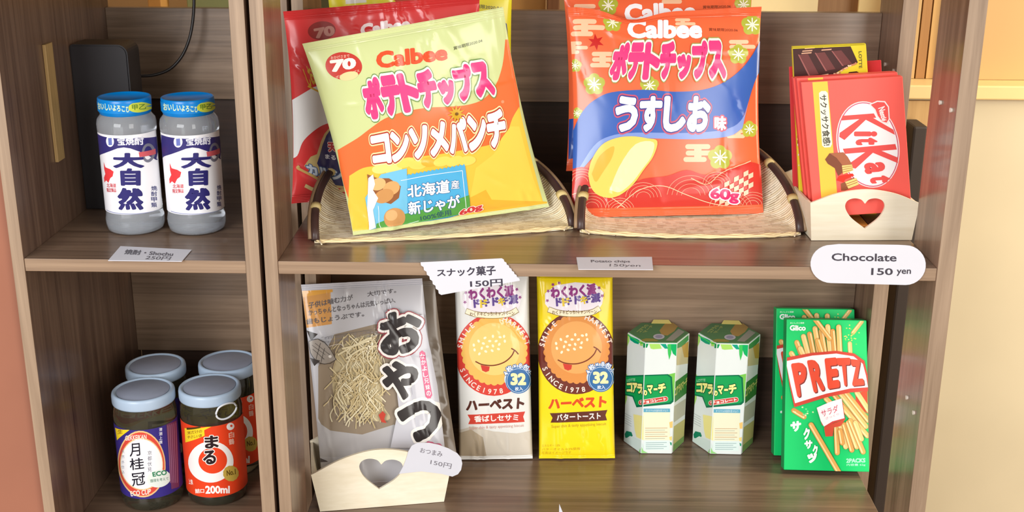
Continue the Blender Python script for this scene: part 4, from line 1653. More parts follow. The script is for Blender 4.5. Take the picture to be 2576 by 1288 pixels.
def heart_shape(cx, cy, w, h, rot=0.0):
    left = smooth_path([(0, -0.32), (-0.10, -0.46), (-0.28, -0.5), (-0.44, -0.42), (-0.5, -0.24), (-0.44, -0.02), (-0.3, 0.2), (0, 0.5)], 4)
    pts = left + [(-x, y) for x, y in left[::-1][1:-1]]
    c, s = math.cos(rot), math.sin(rot)
    return [(cx + w * (x * c - y * s), cy + h * (x * s + y * c)) for x, y in pts]


bl, br = (0.2766, 0.0825), (0.3772, 0.0873)
Xr = np.array([br[0] - bl[0], br[1] - bl[1], 0]); Xr /= np.linalg.norm(Xr)
Dr = np.array([-Xr[1], Xr[0], 0])
hp = heart_px(np.array([*bl, MID]), Xr, Dr, heart_shape(2176, 537, 100, 76, 0.0))[::-1]
heart_box(bl, br, MID, 0.0385, 0.0380, 0.0520, 0.0040, 0.118, hp, 0.0026, 'small pale plywood box with heart hole holding the red chocolate cartons')
bl2, br2 = (-0.2251, 0.0771), (-0.0936, 0.1021)
Xl = np.array([br2[0] - bl2[0], br2[1] - bl2[1], 0]); Xl /= np.linalg.norm(Xl)
Dl = np.array([-Xl[1], Xl[0], 0])
OL = np.array([*bl2, LOW])
hp = heart_px(OL, Xl, Dl, heart_shape(957, 1193, 110, 76, 0.06))[::-1]
heart_box(bl2, br2, LOW, 0.0445, 0.0385, 0.0685, 0.0075, 0.082, hp, 0.003, 'larger pale plywood box with heart hole holding the dried snack bags')

# card on the larger box
n_ = -Dl
Pc = OL + n_ * 0.0012
ol = [(1004, 1192), (1015, 1172), (1022, 1154), (1027, 1136), (1036, 1121), (1050, 1114), (1080, 1114), (1104, 1119), (1128, 1128), (1150, 1140), (1160, 1152), (1163, 1166), (1160, 1182), (1152, 1193), (1138, 1199), (1110, 1192), (1060, 1186)]
W3 = [on_plane(x, y, Pc, Dl) for x, y in ol]
L2 = [(float(np.dot(P - Pc, Xl)), float(P[2] - Pc[2])) for P in W3]
x0, x1 = min(v[0] for v in L2), max(v[0] for v in L2)
z0, z1 = min(v[1] for v in L2), max(v[1] for v in L2)
cz = lambda x, z: Pc + Xl * x + np.array([0, 0, z])
f = Face(cz(x0, z1), cz(x1, z1), cz(x1, z0), cz(x0, z0))
a = Art(f.S, ink=card_ink, lift=0.00004)
a.text('おつまみ', ((1058, 1126), (1114, 1136), (1112, 1150), (1056, 1138)), (120, 116, 124), 0.01)
a.text('150円', ((1084, 1156), (1137, 1167), (1134, 1180), (1082, 1168)), (120, 116, 124), 0.005)
bm = extrude_outline(L2, [], 0.0006, (Pc, Xl, (0, 0, 1), n_))
card_mesh(bm, f, a, n_, 'white bubble-shaped card stuck on the plywood box of dried snacks', W3)


# ------------------------------------------------------------------ chocolate in the small plywood box
def kit_art(a):
    q1, q2 = Q(1960, 90, 4.77), Q(1930, 340, 4.6)
    R_, Wt = (232, 84, 80), (244, 240, 240)
    a.poly([(2043, 200), (2081, 198), (2107, 500), (2110, 560), (2072, 560), (2066, 500)], (236, 196, 74))
    a.poly([(2060, 234), (2066, 229), (2077, 229), (2082, 234), (2093, 362), (2089, 370), (2074, 371), (2068, 366)], (244, 238, 214))
    a.text('サクッサク食感!', ((2079, 237), (2090, 365), (2071, 367), (2061, 239)), (60, 60, 50), 0.02)
    a.poly(ell(2183.5, 363.5, 78, 110, -0.22, 48), (250, 224, 222))
    a.poly(ell(2183.5, 363.5, 75.5, 107.5, -0.22, 48), (206, 92, 120))
    a.poly(ell(2183.5, 363.5, 73, 105, -0.22, 48), Wt)
    clipT = []
    a.poly([(2119, 291), (2198, 285), (2204, 296), (2117, 303)], R_)
    a.poly([(2165, 297), (2182, 297), (2124, 352), (2111, 344), (2112, 334)], R_)
    a.poly([(2170, 297), (2192, 294), (2247, 326), (2251, 339)], R_)
    a.text('i', ((2206, 330), (2206, 343), (2148, 343), (2148, 330)), R_, 0.05)
    a.text('t', ((2207, 346), (2207, 365), (2152, 365), (2152, 346)), R_, 0.045)
    a.poly([(2120, 374), (2252, 362), (2256, 376), (2125, 387)], R_)
    a.poly([(2180, 380), (2202, 378), (2152, 424), (2136, 420), (2132, 414)], R_)
    a.poly([(2186, 380), (2212, 377), (2258, 396), (2258, 410)], R_)
    a.text('a', ((2224, 406), (2228, 434), (2176, 438), (2172, 410)), R_, 0.05)
    a.text('t', ((2238, 440), (2240, 459), (2190, 462), (2186, 443)), R_, 0.045)
    a.poly([(2186, 262), (2206, 253), (2226, 254), (2236, 268), (2238, 300), (2232, 312), (2218, 308), (2206, 292), (2199, 276)], (248, 226, 224))
    a.poly([(2190, 263), (2207, 256), (2224, 257), (2233, 269), (2235, 299), (2230, 308), (2219, 305), (2208, 291), (2202, 275)], R_)
    a.text('Nestlé', ((2225, 266), (2230, 304), (2218, 304), (2208, 272)), (248, 232, 230), 0.04)
    a.poly(q2((668, 280), (720, 208), (880, 196), (930, 250), (985, 345), (860, 440), (820, 470), (780, 380), (700, 330)), (128, 72, 50))
    a.poly(q2((720, 208), (880, 196), (930, 250), (985, 345), (870, 350), (800, 260)), (170, 102, 70))
    a.poly(q2((862, 350), (980, 338), (995, 405), (875, 450)), (238, 206, 126))
    for k in range(3):
        a.poly(q2((862, 370 + 26 * k), (985, 350 + 22 * k), (985, 356 + 22 * k), (862, 377 + 26 * k)), (168, 112, 60))
    a.poly(q2((850, 560), (900, 540), (1000, 490), (1055, 575), (940, 625), (900, 640), (855, 640)), (140, 82, 54))
    a.poly(q2((900, 540), (1030, 492), (1058, 570), (938, 618)), (238, 206, 126))
    for k in range(2):
        a.poly(q2((905, 562 + 26 * k), (1040, 514 + 26 * k), (1042, 521 + 26 * k), (907, 570 + 26 * k)), (168, 112, 60))
    a.poly(q2((800, 520), (830, 470), (985, 440), (1005, 465), (900, 510), (880, 545)), (220, 50, 36))


def kit(corners, label, art):
    f = face_px(corners)
    c = (f.c[2] + f.c[3]) / 2
    t = root('chocolate_carton', tuple(c), label, 'chocolate carton', 'cartons of chocolate in the small plywood box')
    a = None
    if art:
        a = Art(f.S, ink=ink)
        art(a)
    return t, f, a


t, f, a = kit([(2015, 207, .0975), (2271, 192, .0985), (2294, 532, .0990), (2048, 547, .0975)], 'front red chocolate carton with white oval, in the small plywood box', kit_art)
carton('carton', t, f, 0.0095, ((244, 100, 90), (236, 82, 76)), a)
d_ = np.array([0, 0.0108, 0])


def side_art(a):
    pass


for k, (dx, dy, lab) in enumerate(((-0.0022, 0.0020, 'second red chocolate carton, directly behind the front one'), (-0.0034, 0.0002, 'third red chocolate carton, behind the second red one'))):
    dup(t, (dx, 0.0106 * (k + 1), dy), lab)


def bar_art(a):
    q1 = Q(1960, 90, 4.77)
    DK, MD, LT = (62, 30, 28), (104, 54, 52), (206, 160, 130)
    a.poly(q1((120, 170), (150, 110), (560, 100), (845, 100), (900, 220), (945, 320), (880, 350), (760, 400), (640, 470), (560, 520), (420, 545), (300, 560), (230, 610), (205, 640), (180, 500)), DK)
    for i in range(3):
        x = 235 + i * 200
        y = 230 - i * 22
        a.poly(q1((x, y), (x + 110, y - 12), (x + 240, y + 230 - i * 40), (x + 130, y + 250 - i * 40)), MD)
        a.poly(q1((x - 10, y - 5), (x + 5, y - 5), (x + 140, y + 255 - i * 40), (x + 120, y + 255 - i * 40)), (150, 90, 86))
    for x, y in ((310, 145), (280, 178), (270, 205), (530, 130), (510, 165)):
        a.poly(q1((x, y), (x + 120, y - 10), (x + 116, y + 5), (x - 4, y + 14)), LT)
    a.poly(q1((245, 510), (370, 490), (375, 515), (240, 540)), (236, 206, 170))
    a.poly(q1((470, 475), (590, 455), (595, 480), (468, 502)), (236, 206, 170))
    rr = random.Random(2)
    for i in range(16):
        x = 600 + i * 21
        y = 500 - i * 12 + rr.uniform(-14, 14)
        a.poly([q1(z)[0] for z in ell(x, y, 14, 11, rr.uniform(0, 3), 10)], rr.choice([(222, 172, 140), (190, 130, 100), (238, 204, 170)]))
    a.poly(q1((800, 480), (840, 435), (930, 425), (985, 460), (960, 500), (840, 512)), (76, 40, 30))
    a.poly(q1((180, 1000), (200, 780), (250, 680), (300, 760), (330, 1300), (180, 1300)), (66, 34, 32))
    a.text('LOTTE', q1((990, 184), (996, 388), (958, 392), (952, 188)), (96, 92, 40), 0.03)
    for i in range(9):
        a.poly(ell(2004 + (i % 2) * 3, 325 + i * 13, 2.4, 4, 0.2 * i, 8), (230, 220, 214))


t, f, a = kit([(1993, 121, .1335), (2179, 113, .1335), (2206, 540, .1335), (2014, 548, .1335)], 'yellow and brown chocolate carton taller than and behind the red cartons', bar_art)
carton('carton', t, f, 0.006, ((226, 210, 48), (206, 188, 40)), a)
dup(t, (0.0014, 0.0066, 0.0004), 'second yellow and brown chocolate carton, close behind the first')
t, f, a = kit([(1985, 168, .150), (2217, 151, .150), (2234, 500, .150), (1996, 508, .150)], 'dull red carton furthest back in the small plywood box', None)
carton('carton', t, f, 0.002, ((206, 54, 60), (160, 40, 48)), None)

# a carton lying flat under them, glimpsed through the heart
Z_ = MID + 0.0036
bm = bmesh.new()
add_box(bm, (0.2835, 0.092, Z_), (0.3350, 0.165, Z_ + 0.0095), 0, 0.0006)
o = from_bm('chocolate_carton', bm, ink((196, 132, 62)))
tag(set_origin(o, (0.309, 0.128, Z_)), 'orange-brown carton lying flat below the red cartons, glimpsed through the small heart hole', 'chocolate carton')
bm = bmesh.new()
add_box(bm, (0.3365, 0.092, Z_), (0.3725, 0.165, Z_ + 0.0095), 0, 0.0006)
o = from_bm('chocolate_carton', bm, ink((92, 54, 40)))
tag(set_origin(o, (0.355, 0.128, Z_)), 'dark brown carton lying flat below the red cartons, beside the orange-brown one', 'chocolate carton')


# ------------------------------------------------------------------ dried snack bags in the larger box
def snack_art(a):
    q = Q(700, 640, 1.987)
    GREY = (196, 196, 204)
    a.poly(q((280, 400), (480, 350), (560, 340), (600, 700), (640, 900), (560, 1000), (300, 1010), (200, 820), (200, 560)), (150, 134, 114))
    a.poly(q((190, 830), (260, 880), (420, 900), (580, 850), (620, 900), (600, 1010), (200, 1010)), (186, 184, 186))
    a.poly(q(*smooth_path([(300, 480), (360, 430), (470, 400), (500, 470), (530, 600), (520, 740), (560, 820), (470, 830), (400, 760), (300, 740), (270, 640), (300, 480)], 4)), (198, 184, 146))
    rr = random.Random(4)
    for i in range(260):
        t_ = rr.random()
        cx, cy = rr.gauss(405, 72), 420 + 400 * t_
        if t_ < 0.25:
            cx = rr.gauss(420, 46)
        L = rr.uniform(60, 130)
        an = rr.uniform(-1.1, 1.1) + PI / 2
        bend = rr.uniform(-34, 34)
        p0 = (cx - L / 2 * math.cos(an), cy - L / 2 * math.sin(an))
        p2 = (cx + L / 2 * math.cos(an), cy + L / 2 * math.sin(an))
        p1 = (cx + bend * math.sin(an), cy + bend * math.cos(an))
        if all(225 < p[0] < 560 and p[1] > 385 for p in (p0, p2)):
            a.poly(ribbon(q(p0, p1, p2), rr.uniform(1.8, 3.2), 3), rr.choice([(226, 212, 170), (212, 194, 148), (236, 226, 192), (200, 180, 132)]))
    for p0, p1, p2 in (((300, 500), (390, 450), (490, 398)), ((320, 470), (400, 450), (470, 420)), ((340, 520), (420, 470), (500, 455))):
        a.poly(ribbon(q(p0, p1, p2), 4), (226, 214, 176))
    a.poly(ribbon(q((215, 415), (340, 395), (470, 375)), 0.8), (90, 90, 96))
    for k in range(2):
        a.text('原材料名たら・チーズ加工品', q((230, 414 + 18 * k), (500, 376 + 18 * k), (501, 386 + 18 * k), (231, 424 + 18 * k)), (120, 120, 130))
    # tan tape at the corner
    a.poly(q((112, 190), (260, 150), (268, 348), (108, 372)), (206, 150, 84))
    a.poly(q((118, 168), (270, 135), (272, 188), (118, 214)), (224, 164, 74))
    TX = (96, 92, 96)
    a.text('子供は噛む力が', q((150, 240), (372, 200), (374, 228), (152, 272)), TX, 0.02)
    a.text('大切です。', q((444, 186), (588, 168), (590, 192), (446, 212)), TX, 0.02)
    a.text('かっちゃんとなっちゃんは元気いっぱい、', q((150, 276), (584, 214), (586, 242), (152, 308)), TX, 0.02)
    a.text('歯もじょうぶです。', q((140, 322), (428, 284), (430, 310), (142, 352)), TX, 0.02)
    # fish drawn in outline
    DKF = (66, 60, 58)
    a.poly(q((142, 380), (198, 398), (164, 432)), DKF)
    body = [(162, 432), (204, 420), (258, 468), (290, 526), (236, 544), (198, 530), (170, 488)]
    a.poly(q(*body), (160, 152, 144))
    a.poly(ribbon(q(*body, (162, 432)), 1.6, 2), DKF)
    for s in (((176, 450), (240, 500)), ((190, 440), (262, 500)), ((180, 470), (236, 520)), ((216, 440), (196, 520)), ((236, 466), (220, 536))):
        a.poly(ribbon(q(*s), 0.9, 2), DKF)
    a.poly(q(*ell(262, 508, 8, 8)), (230, 226, 220))
    a.poly(q((168, 512), (216, 528), (188, 554)), DKF)
    a.poly(ribbon(q((250, 458), (308, 446), (330, 462)), 1.5), (214, 206, 196))
    # big letters down the side
    BK = (44, 38, 38)
    a.poly(q((560, 330), (720, 300), (830, 960), (560, 960), (600, 760), (575, 560)), GREY)
    OL = ((0.06, (236, 232, 226)),)
    a.text('お', q((500, 300), (706, 262), (722, 480), (516, 512)), BK, 0.055, outlines=((0.075, (150, 60, 70)), (0.05, (236, 232, 226))))
    a.text('や', q((488, 540), (690, 520), (700, 690), (560, 752)), BK, 0.055, outlines=OL)
    a.text('つ', q((580, 745), (786, 716), (808, 905), (632, 948)), BK, 0.055, outlines=OL)
    a.poly(q((700, 490), (712, 482), (726, 490), (762, 700), (754, 716), (738, 718), (728, 706)), (206, 50, 112))
    for i, ch in enumerate('なかよし兄妹の'):
        x, y = 698 + 5.0 * i, 492 + 31 * i
        a.text(ch, q((x + 3, y + 2), (x + 26, y - 1), (x + 29, y + 24), (x + 6, y + 27)), (246, 236, 240), 0.02)
    a.poly([(952, 1042), (962, 1032), (970, 1040), (966, 1052), (972, 1062), (960, 1060), (956, 1052)], (196, 66, 48))
    a.poly(q((640, 990), (740, 930), (800, 940), (812, 960), (790, 990)), (190, 60, 104))
    a.poly(q((190, 1010), (240, 1030), (250, 1036), (195, 1040)), (90, 84, 88))


p = Pouch([(757, 716, .176), (1062, 700, .194), (1124, 1215, .134), (812, 1235, .1135)], 0.0075, 0.02, 31, folds=10, rough=1.0, seal=0.03)
t = pouch_thing('snack_bag', p, 'clear and silver bag of shredded snack leaning in the larger plywood box', 'snack bag', 'dried snack bags in the larger plywood box')
a = Art(p.S0)
snack_art(a)
p.build(t, a, (196, 196, 202), (204, 204, 212), (150, 136, 118))
p = Pouch([(800, 722, .198), (1092, 706, .214), (1156, 1188, .158), (846, 1205, .139)], 0.004, 0.02, 33, folds=8, seal=0.03)
t = pouch_thing('snack_bag', p, 'second snack bag showing only its edge behind the front snack bag', 'snack bag', 'dried snack bags in the larger plywood box')
p.build(t, None, (126, 112, 96), (140, 130, 118), nu=24, nv=30)


# ------------------------------------------------------------------ biscuit packets
def harvest_art(dx, dy, white):
    ring, bis, hi = ((214, 66, 54), (238, 186, 92), (246, 206, 120)) if white else ((112, 50, 40), (222, 146, 74), (234, 168, 96))
    txt = (84, 40, 30) if white else (218, 78, 34)
    rib = (206, 66, 52) if white else (98, 50, 38)

    def art(a):
        M = lambda pts: [(x + dx, y + dy) for x, y in pts]
        O = lambda *pts: M(pts)
        cx, cy = 1242.5 + dx, 892 + dy
        if white:
            a.poly(O((1140, 1085), (1190, 1072), (1240, 1085), (1300, 1090), (1345, 1080), (1345, 1160), (1140, 1160)), (206, 198, 184))
            a.poly(O((1148, 1090), (1185, 1080), (1215, 1100), (1225, 1150), (1150, 1150)), (176, 160, 136))
        a.poly(ell(cx, cy, 97, 104), ring)
        a.poly(scallop(cx + 1, cy - 10, 80, 30, 0.05, 4, ry=84), bis)
        a.poly(ell(cx + 1, cy - 14, 64, 66), hi)
        a.arc_text('SMILE', cx, cy, 88, 94, 188, 236, 13, (246, 228, 216), 0.03)
        a.arc_text('HARVEST', cx, cy, 88, 94, 284, 346, 13, (246, 228, 216), 0.03)
        a.arc_text('SINCE1978', cx, cy, 86, 93, 160, 73, 13, (246, 228, 216), 0.02)
        rr = random.Random(9)
        for x, y in ((1192, 868), (1204, 858), (1216, 864), (1220, 850), (1232, 858), (1240, 846), (1248, 858), (1258, 848), (1268, 846), (1212, 876), (1226, 872), (1240, 870), (1256, 866), (1194, 880), (1206, 890), (1222, 884), (1238, 882), (1254, 878), (1270, 858)):
            a.poly(ell(x + dx, y + dy, 4.2, 3.0, rr.uniform(0, 3), 9), (252, 240, 206))
        a.poly(O((1209, 918), (1232, 922), (1230, 933), (1222, 936), (1213, 932)), (206, 62, 50))
        a.poly(ribbon(O((1196, 909), (1214, 917), (1242, 919), (1268, 911), (1286, 896), (1294, 881)), 3), (120, 52, 30))
        a.poly(ribbon(O((1286, 876), (1296, 882), (1304, 891)), 3), (120, 52, 30))
        # campaign flash
        a.poly(O((1164, 742), (1190, 722), (1240, 714), (1290, 718), (1312, 740), (1308, 768), (1296, 786), (1240, 792), (1180, 788), (1164, 768)), (244, 236, 244))
        a.text('わくわく派', O((1176, 726), (1292, 716), (1294, 746), (1180, 756)), (150, 52, 132), 0.07)
        a.text('ドキドキ派', O((1190, 752), (1304, 740), (1304, 764), (1192, 776)), (100, 72, 150), 0.07)
        a.text('ド', O((1206, 754), (1226, 752), (1227, 772), (1208, 775)), (236, 206, 60), 0.05)
        a.text('キ', O((1252, 749), (1270, 747), (1271, 768), (1254, 770)), (236, 206, 60), 0.05)
        for x, y in ((1172, 736), (1184, 720), (1300, 728), (1308, 748), (1200, 716), (1170, 760)):
            a.poly(star(x + dx, y + dy, 5, 2.5, 5, 0.3), (150, 52, 132))
        a.poly(ribbon(O((1172, 782), (1200, 791), (1240, 794), (1280, 790), (1302, 779)), 15), (150, 126, 70))
        a.poly(ribbon(O((1173, 782), (1200, 791), (1240, 794), (1280, 790), (1301, 779)), 12), (246, 238, 206))
        a.text('わくドキどっち?キャンペーン', O((1182, 780), (1294, 778), (1294, 788), (1182, 790)), (120, 84, 40), 0.02, shift=(0, 5))
        # badge
        bx, by = 1304 + dx, 957 + dy
        a.poly(scallop(bx, by - 4, 34, 9, 0.04, 6), (206, 222, 238))
        a.poly(ell(bx, by, 32, 33), (52, 108, 166))
        a.poly(ell(bx, by, 29.5, 30.5), (206, 222, 238), holes=[ell(bx, by, 28.3, 29.3)[::-1]])
        a.text('32', ((bx - 20, by - 19), (bx + 19, by - 19), (bx + 19, by + 12), (bx - 20, by + 12)), (240, 234, 176), 0.06)
        a.text('枚入', ((bx - 9, by + 16), (bx + 11, by + 15), (bx + 11, by + 25), (bx - 9, by + 26)), (226, 236, 244), 0.03)
        a.arc_text('4枚×8包!', bx, by, 36, 38, 196, 336, 11, (236, 244, 250), 0.03, outline=(0.09, (52, 104, 168)))
        # name and ribbon
        a.text('ハーベスト', O((1174, 1006), (1320, 1000), (1318, 1028), (1172, 1034)), txt, 0.06)
        a.poly(O((1176, 1043), (1321, 1035), (1316, 1048), (1320, 1061), (1178, 1067), (1183, 1055)), rib)
        a.text('香ばしセサミ' if white else 'バタートースト', O((1192, 1046), (1304, 1041), (1304, 1058), (1194, 1062)), (246, 240, 232), 0.03)
        a.text('Super thin & tasty appetizing biscuit', O((1180, 1073), (1318, 1066), (1318, 1075), (1180, 1083)), (206, 160, 150) if white else (186, 150, 30), 0.01)
        if not white:
            for k, (s, w) in enumerate((('エネルギー 1.8%', 46), ('バターオイル 0.2%使用', 96), ('写真はイメージです', 74))):
                a.text(s, O((1156, 1122 + 9 * k), (1156 + w, 1120 + 9 * k), (1156 + w, 1127 + 9 * k), (1156, 1129 + 9 * k)), (196, 150, 30))
    return art


for nm, corners, seed, dx, dy, white, lab in (
        ('w', [(1143, 688, .244), (1330, 686, .244), (1340, 1153, .2037), (1155, 1156, .1983)], 41, 0, 0, True, 'white biscuit packet with red ring standing beside the snack bag box'),
        ('y', [(1350, 690, .244), (1541, 690, .244), (1547, 1152, .2075), (1356, 1153, .2039)], 47, 207, -4, False, 'yellow biscuit packet with brown ring standing beside the white packet')):
    p = Pouch(corners, 0.0095, 0.015, seed, folds=8, rough=0.8, seal=0.022, power=0.3)
    t = pouch_thing('biscuit_packet', p, lab, 'biscuit packet', 'biscuit packets on the lower shelf')
    a = Art(p.S0)
    harvest_art(dx, dy, white)(a)
    if white:
        p.build(t, a, (226, 226, 222), (230, 228, 224), (200, 190, 176), nu=24, nv=50)
    else:
        p.build(t, a, (244, 218, 28), (244, 218, 28), nu=24, nv=50)


# ------------------------------------------------------------------ six-sided biscuit boxes
def hex_box():
    R, H = 0.0362, 0.1405
    cx, cy = 0.1484, 0.2532
    t = root('hexagonal_carton', (cx, cy, LOW), 'green and white six-sided carton standing beside the yellow biscuit packet', 'carton', 'six-sided cartons on the lower shelf')
    yaw = math.radians(0.3)
    ang = [yaw + math.radians(v) for v in (240, 300, 0, 60, 120, 180)]
    ring = [np.array([cx + R * math.cos(v), cy + R * math.sin(v), 0]) for v in ang]
    zb, zt = np.array([0, 0, LOW]), np.array([0, 0, LOW + H])
    bm = bmesh.new()
    lo = [bm.verts.new(p + zb) for p in ring]
    hi = [bm.verts.new(p + zt) for p in ring]
    bm.faces.new(lo[::-1])
    bm.faces.new(hi)
    for i in range(6):
        j = (i + 1) % 6
        bm.faces.new((lo[i], lo[j], hi[j], hi[i]))
    bmesh.ops.bevel(bm, geom=bm.edges[:], offset=0.0007, segments=2, profile=0.5, affect='EDGES')
    for i, v in enumerate(bm.verts):
        v.index = i
    verts = [tuple(v.co) for v in bm.verts]
    faces = [[v.index for v in f.verts] for f in bm.faces]
    fmat = [0] * len(faces)
    bm.free()
    slots = [ink((226, 234, 232))]
    front = Face(ring[0] + zt, ring[1] + zt, ring[1] + zb, ring[0] + zb)
    left = Face(ring[5] + zt, ring[0] + zt, ring[0] + zb, ring[5] + zb)
    right = Face(ring[1] + zt, ring[2] + zt, ring[2] + zb, ring[1] + zb)
    G1, G2, G3, YL = (0, 150, 82), (60, 196, 92), (168, 220, 104), (240, 226, 120)
    q = Q(1320, 640, 1.987)
    e6 = Q(1550, 790, 6.44)
    e7 = Q(1550, 1000, 6.44)

    def sign(a):
        a.poly(q((490, 606), (716, 598), (736, 612), (744, 735), (730, 748), (560, 764), (540, 712), (490, 700)), (0, 110, 74))
        a.poly(q((490, 612), (712, 604), (728, 616), (736, 728), (722, 740), (560, 754), (545, 706), (490, 694)), (18, 160, 84))
        for s, qd in (('コ', ((512, 642), (541, 640), (541, 688), (512, 688))), ('ア', ((541, 640), (566, 641), (566, 692), (541, 690))), ('ラ', ((566, 645), (592, 646), (592, 698), (566, 694))), ('の', ((588, 676), (612, 676), (612, 704), (588, 702))), ('マ', ((611, 652), (640, 650), (640, 694), (611, 696))), ('ー', ((644, 668), (664, 667), (664, 678), (644, 679))), ('チ', ((664, 646), (704, 642), (706, 690), (668, 694)))):
            a.text(s, q(*qd), (252, 244, 150), 0.06, outlines=((0.08, (16, 100, 62)),))
        a.poly(bar(q((586, 739))[0], q((704, 721))[0], 13), (250, 240, 236))
        a.poly(bar(q((586, 739))[0], q((704, 721))[0], 11), (206, 80, 66))
        a.text('チョコレート', q((582, 731), (706, 713), (708, 728), (584, 748)), (250, 244, 240), 0.05)
        a.text('LOTTE', q((514, 622), (556, 618), (556, 632), (514, 636)), (150, 214, 170), 0.04)

    def leaves(a):
        for pts, c in ((((145, 300), (215, 330), (215, 440), (150, 600), (120, 480)), G3), (((215, 350), (380, 420), (365, 490), (300, 470), (230, 420)), (0, 160, 120)), (((380, 420), (440, 440), (430, 520), (390, 510)), G3),
                       (((440, 470), (530, 470), (500, 545), (440, 545)), G1), (((530, 470), (700, 470), (740, 560), (600, 570), (560, 560)), G3), (((700, 470), (800, 470), (840, 560), (790, 560)), (0, 160, 130)),
                       (((830, 490), (900, 480), (890, 640), (860, 740), (840, 640)), G2), (((890, 470), (980, 475), (980, 690), (920, 640), (890, 560)), (0, 176, 96))):
            a.poly(e6(*pts), c)
        a.poly(e6((150, 302), (390, 452), (385, 470), (145, 320)), G2)
        a.poly(e6((395, 458), (965, 462), (965, 480), (400, 478)), (60, 190, 70))
        a.poly(q((716, 600), (760, 590), (790, 640), (760, 700), (738, 740)), (120, 200, 84))
        a.poly(q((490, 590), (512, 600), (512, 720), (500, 760), (490, 700)), G3)

    def foot(a):
        a.poly(e7((280, 270), (440, 300), (440, 690), (330, 640), (300, 520)), (240, 232, 150))
        a.poly(e7((445, 180), (870, 180), (870, 690), (440, 690)), (236, 236, 206))
        a.poly(e7((445, 178), (870, 178), (872, 236), (445, 236)), (96, 170, 196))
        a.text('オリジナルの名前を見つけよう', e7((480, 188), (840, 188), (840, 228), (480, 228)), (226, 240, 244), 0.01)
        for k in range(6):
            a.poly(e7((470, 490 + 34 * k), (830 - 40 * (k % 2), 486 + 34 * k), (830 - 40 * (k % 2), 496 + 34 * k), (470, 500 + 34 * k)), ((206, 170, 130), (190, 190, 170))[k % 2])
        a.poly(e7((450, 702), (860, 700), (860, 850), (450, 850)), (222, 240, 236))
        for k in range(4):
            a.poly(e7((480, 728 + 32 * k), (820 - 50 * (k % 2), 724 + 32 * k), (820 - 50 * (k % 2), 733 + 32 * k), (480, 738 + 32 * k)), (150, 176, 176))
        a.poly(e7((140, 590), (170, 540), (250, 560), (270, 620), (220, 660), (150, 650)), (20, 130, 96))
        a.poly(e7((120, 690), (230, 620), (400, 700), (440, 780), (440, 910), (390, 910)), (214, 232, 226))
        a.poly(e7((370, 900), (410, 790), (440, 860), (560, 920), (400, 915)), (150, 214, 130))
        a.poly(e7((870, 720), (925, 740), (925, 780), (880, 770)), (20, 150, 110))
        a.poly(e7((860, 400), (915, 380), (915, 490), (870, 490)), (240, 200, 120))
        a.poly(e7((860, 640), (915, 620), (915, 700), (870, 690)), (240, 214, 130))
        for k in range(5):
            a.poly(e7((140, 250 + 38 * k), (250, 310 + 38 * k), (250, 318 + 38 * k), (140, 258 + 38 * k)), (170, 180, 180))

    for fc, cl in ((front, None), (left, None)):
        a = Art(fc.S, ink=ink, clip=(0.015, 0.985, 0.006, 0.994))
        leaves(a)
        foot(a)
        sign(a)
        n = fc.n if fc.n[1] < 0 else -fc.n
        a.build_into(verts, [], faces, fmat, slots, None, None, fc.S, lambda u, v, n=n: np.tile(n, (len(u), 1)))
    a = Art(right.S, ink=ink, clip=(0.015, 0.985, 0.006, 0.994))
    for pts, c in ((((960, 470), (1170, 330), (1170, 420), (1080, 520), (980, 560)), (70, 150, 80)), (((970, 560), (1170, 500), (1160, 800), (980, 830)), (206, 196, 150)), (((1060, 520), (1170, 440), (1165, 700), (1100, 700)), (196, 160, 70))):
        a.poly(e6(*pts), c)
    a.poly(q((748, 640), (815, 590), (812, 690), (750, 740)), (60, 130, 60))
    a.text('コアラのマーチ', q((750, 668), (812, 612), (812, 650), (750, 712)), (206, 206, 120), 0.05)
    a.poly(q((745, 760), (805, 720), (800, 800), (745, 840)), (190, 190, 170))
    a.poly(q((745, 860), (803, 820), (803, 900), (742, 960)), (196, 190, 120))
    a.poly(q((742, 950), (803, 900), (802, 935), (740, 995)), (120, 160, 90))
    n = right.n if right.n[1] < 0 else -right.n
    a.build_into(verts, [], faces, fmat, slots, None, None, right.S, lambda u, v: np.tile(n, (len(u), 1)))
    me = bpy.data.meshes.new('carton_body')
    me.from_pydata(verts, [], faces)
    for m in slots:
        me.materials.append(m)
    me.polygons.foreach_set('material_index', fmat)
    finish('carton_body', me, t)
    # lid with its tuck flap
    top = [np.array([cx + R * 0.965 * math.cos(v), cy + R * 0.965 * math.sin(v), LOW + H + 0.0008]) for v in ang]
    c0 = np.array([cx, cy, LOW + H + 0.0008])

    class Lid:
        def S(self, u, v):
            return np.stack([cx + (u - 0.5) * 2 * R, cy - (v - 0.5) * 2 * R, np.full_like(u, LOW + H + 0.0008)], -1)
    bm = bmesh.new()
    f_ = [bm.verts.new(p) for p in top]
    b_ = [bm.verts.new(p - np.array([0, 0, 0.0007])) for p in top]
    bm.faces.new(f_)
    bm.faces.new(b_[::-1])
    for i in range(6):
        bm.faces.new((f_[i], f_[(i + 1) % 6], b_[(i + 1) % 6], b_[i]))
    bmesh.ops.recalc_face_normals(bm, faces=bm.faces)
    for i, v in enumerate(bm.verts):
        v.index = i
    verts = [tuple(v.co) for v in bm.verts]
    faces = [[v.index for v in f.verts] for f in bm.faces]
    fmat = [0] * len(faces)
    bm.free()
    slots = [ink((78, 128, 82))]
    a = Art(Lid().S, ink=ink, lift=0.00004)
    a.poly(e6((700, 270), (780, 170), (820, 140), (920, 140), (1000, 200), (940, 280), (830, 350), (740, 340)), (176, 142, 76))
    a.poly(e6((800, 430), (1010, 240), (1110, 290), (920, 440)), (150, 150, 140))
    a.poly([e6(z)[0] for z in ell(692, 368, 92, 44)], (190, 190, 204))
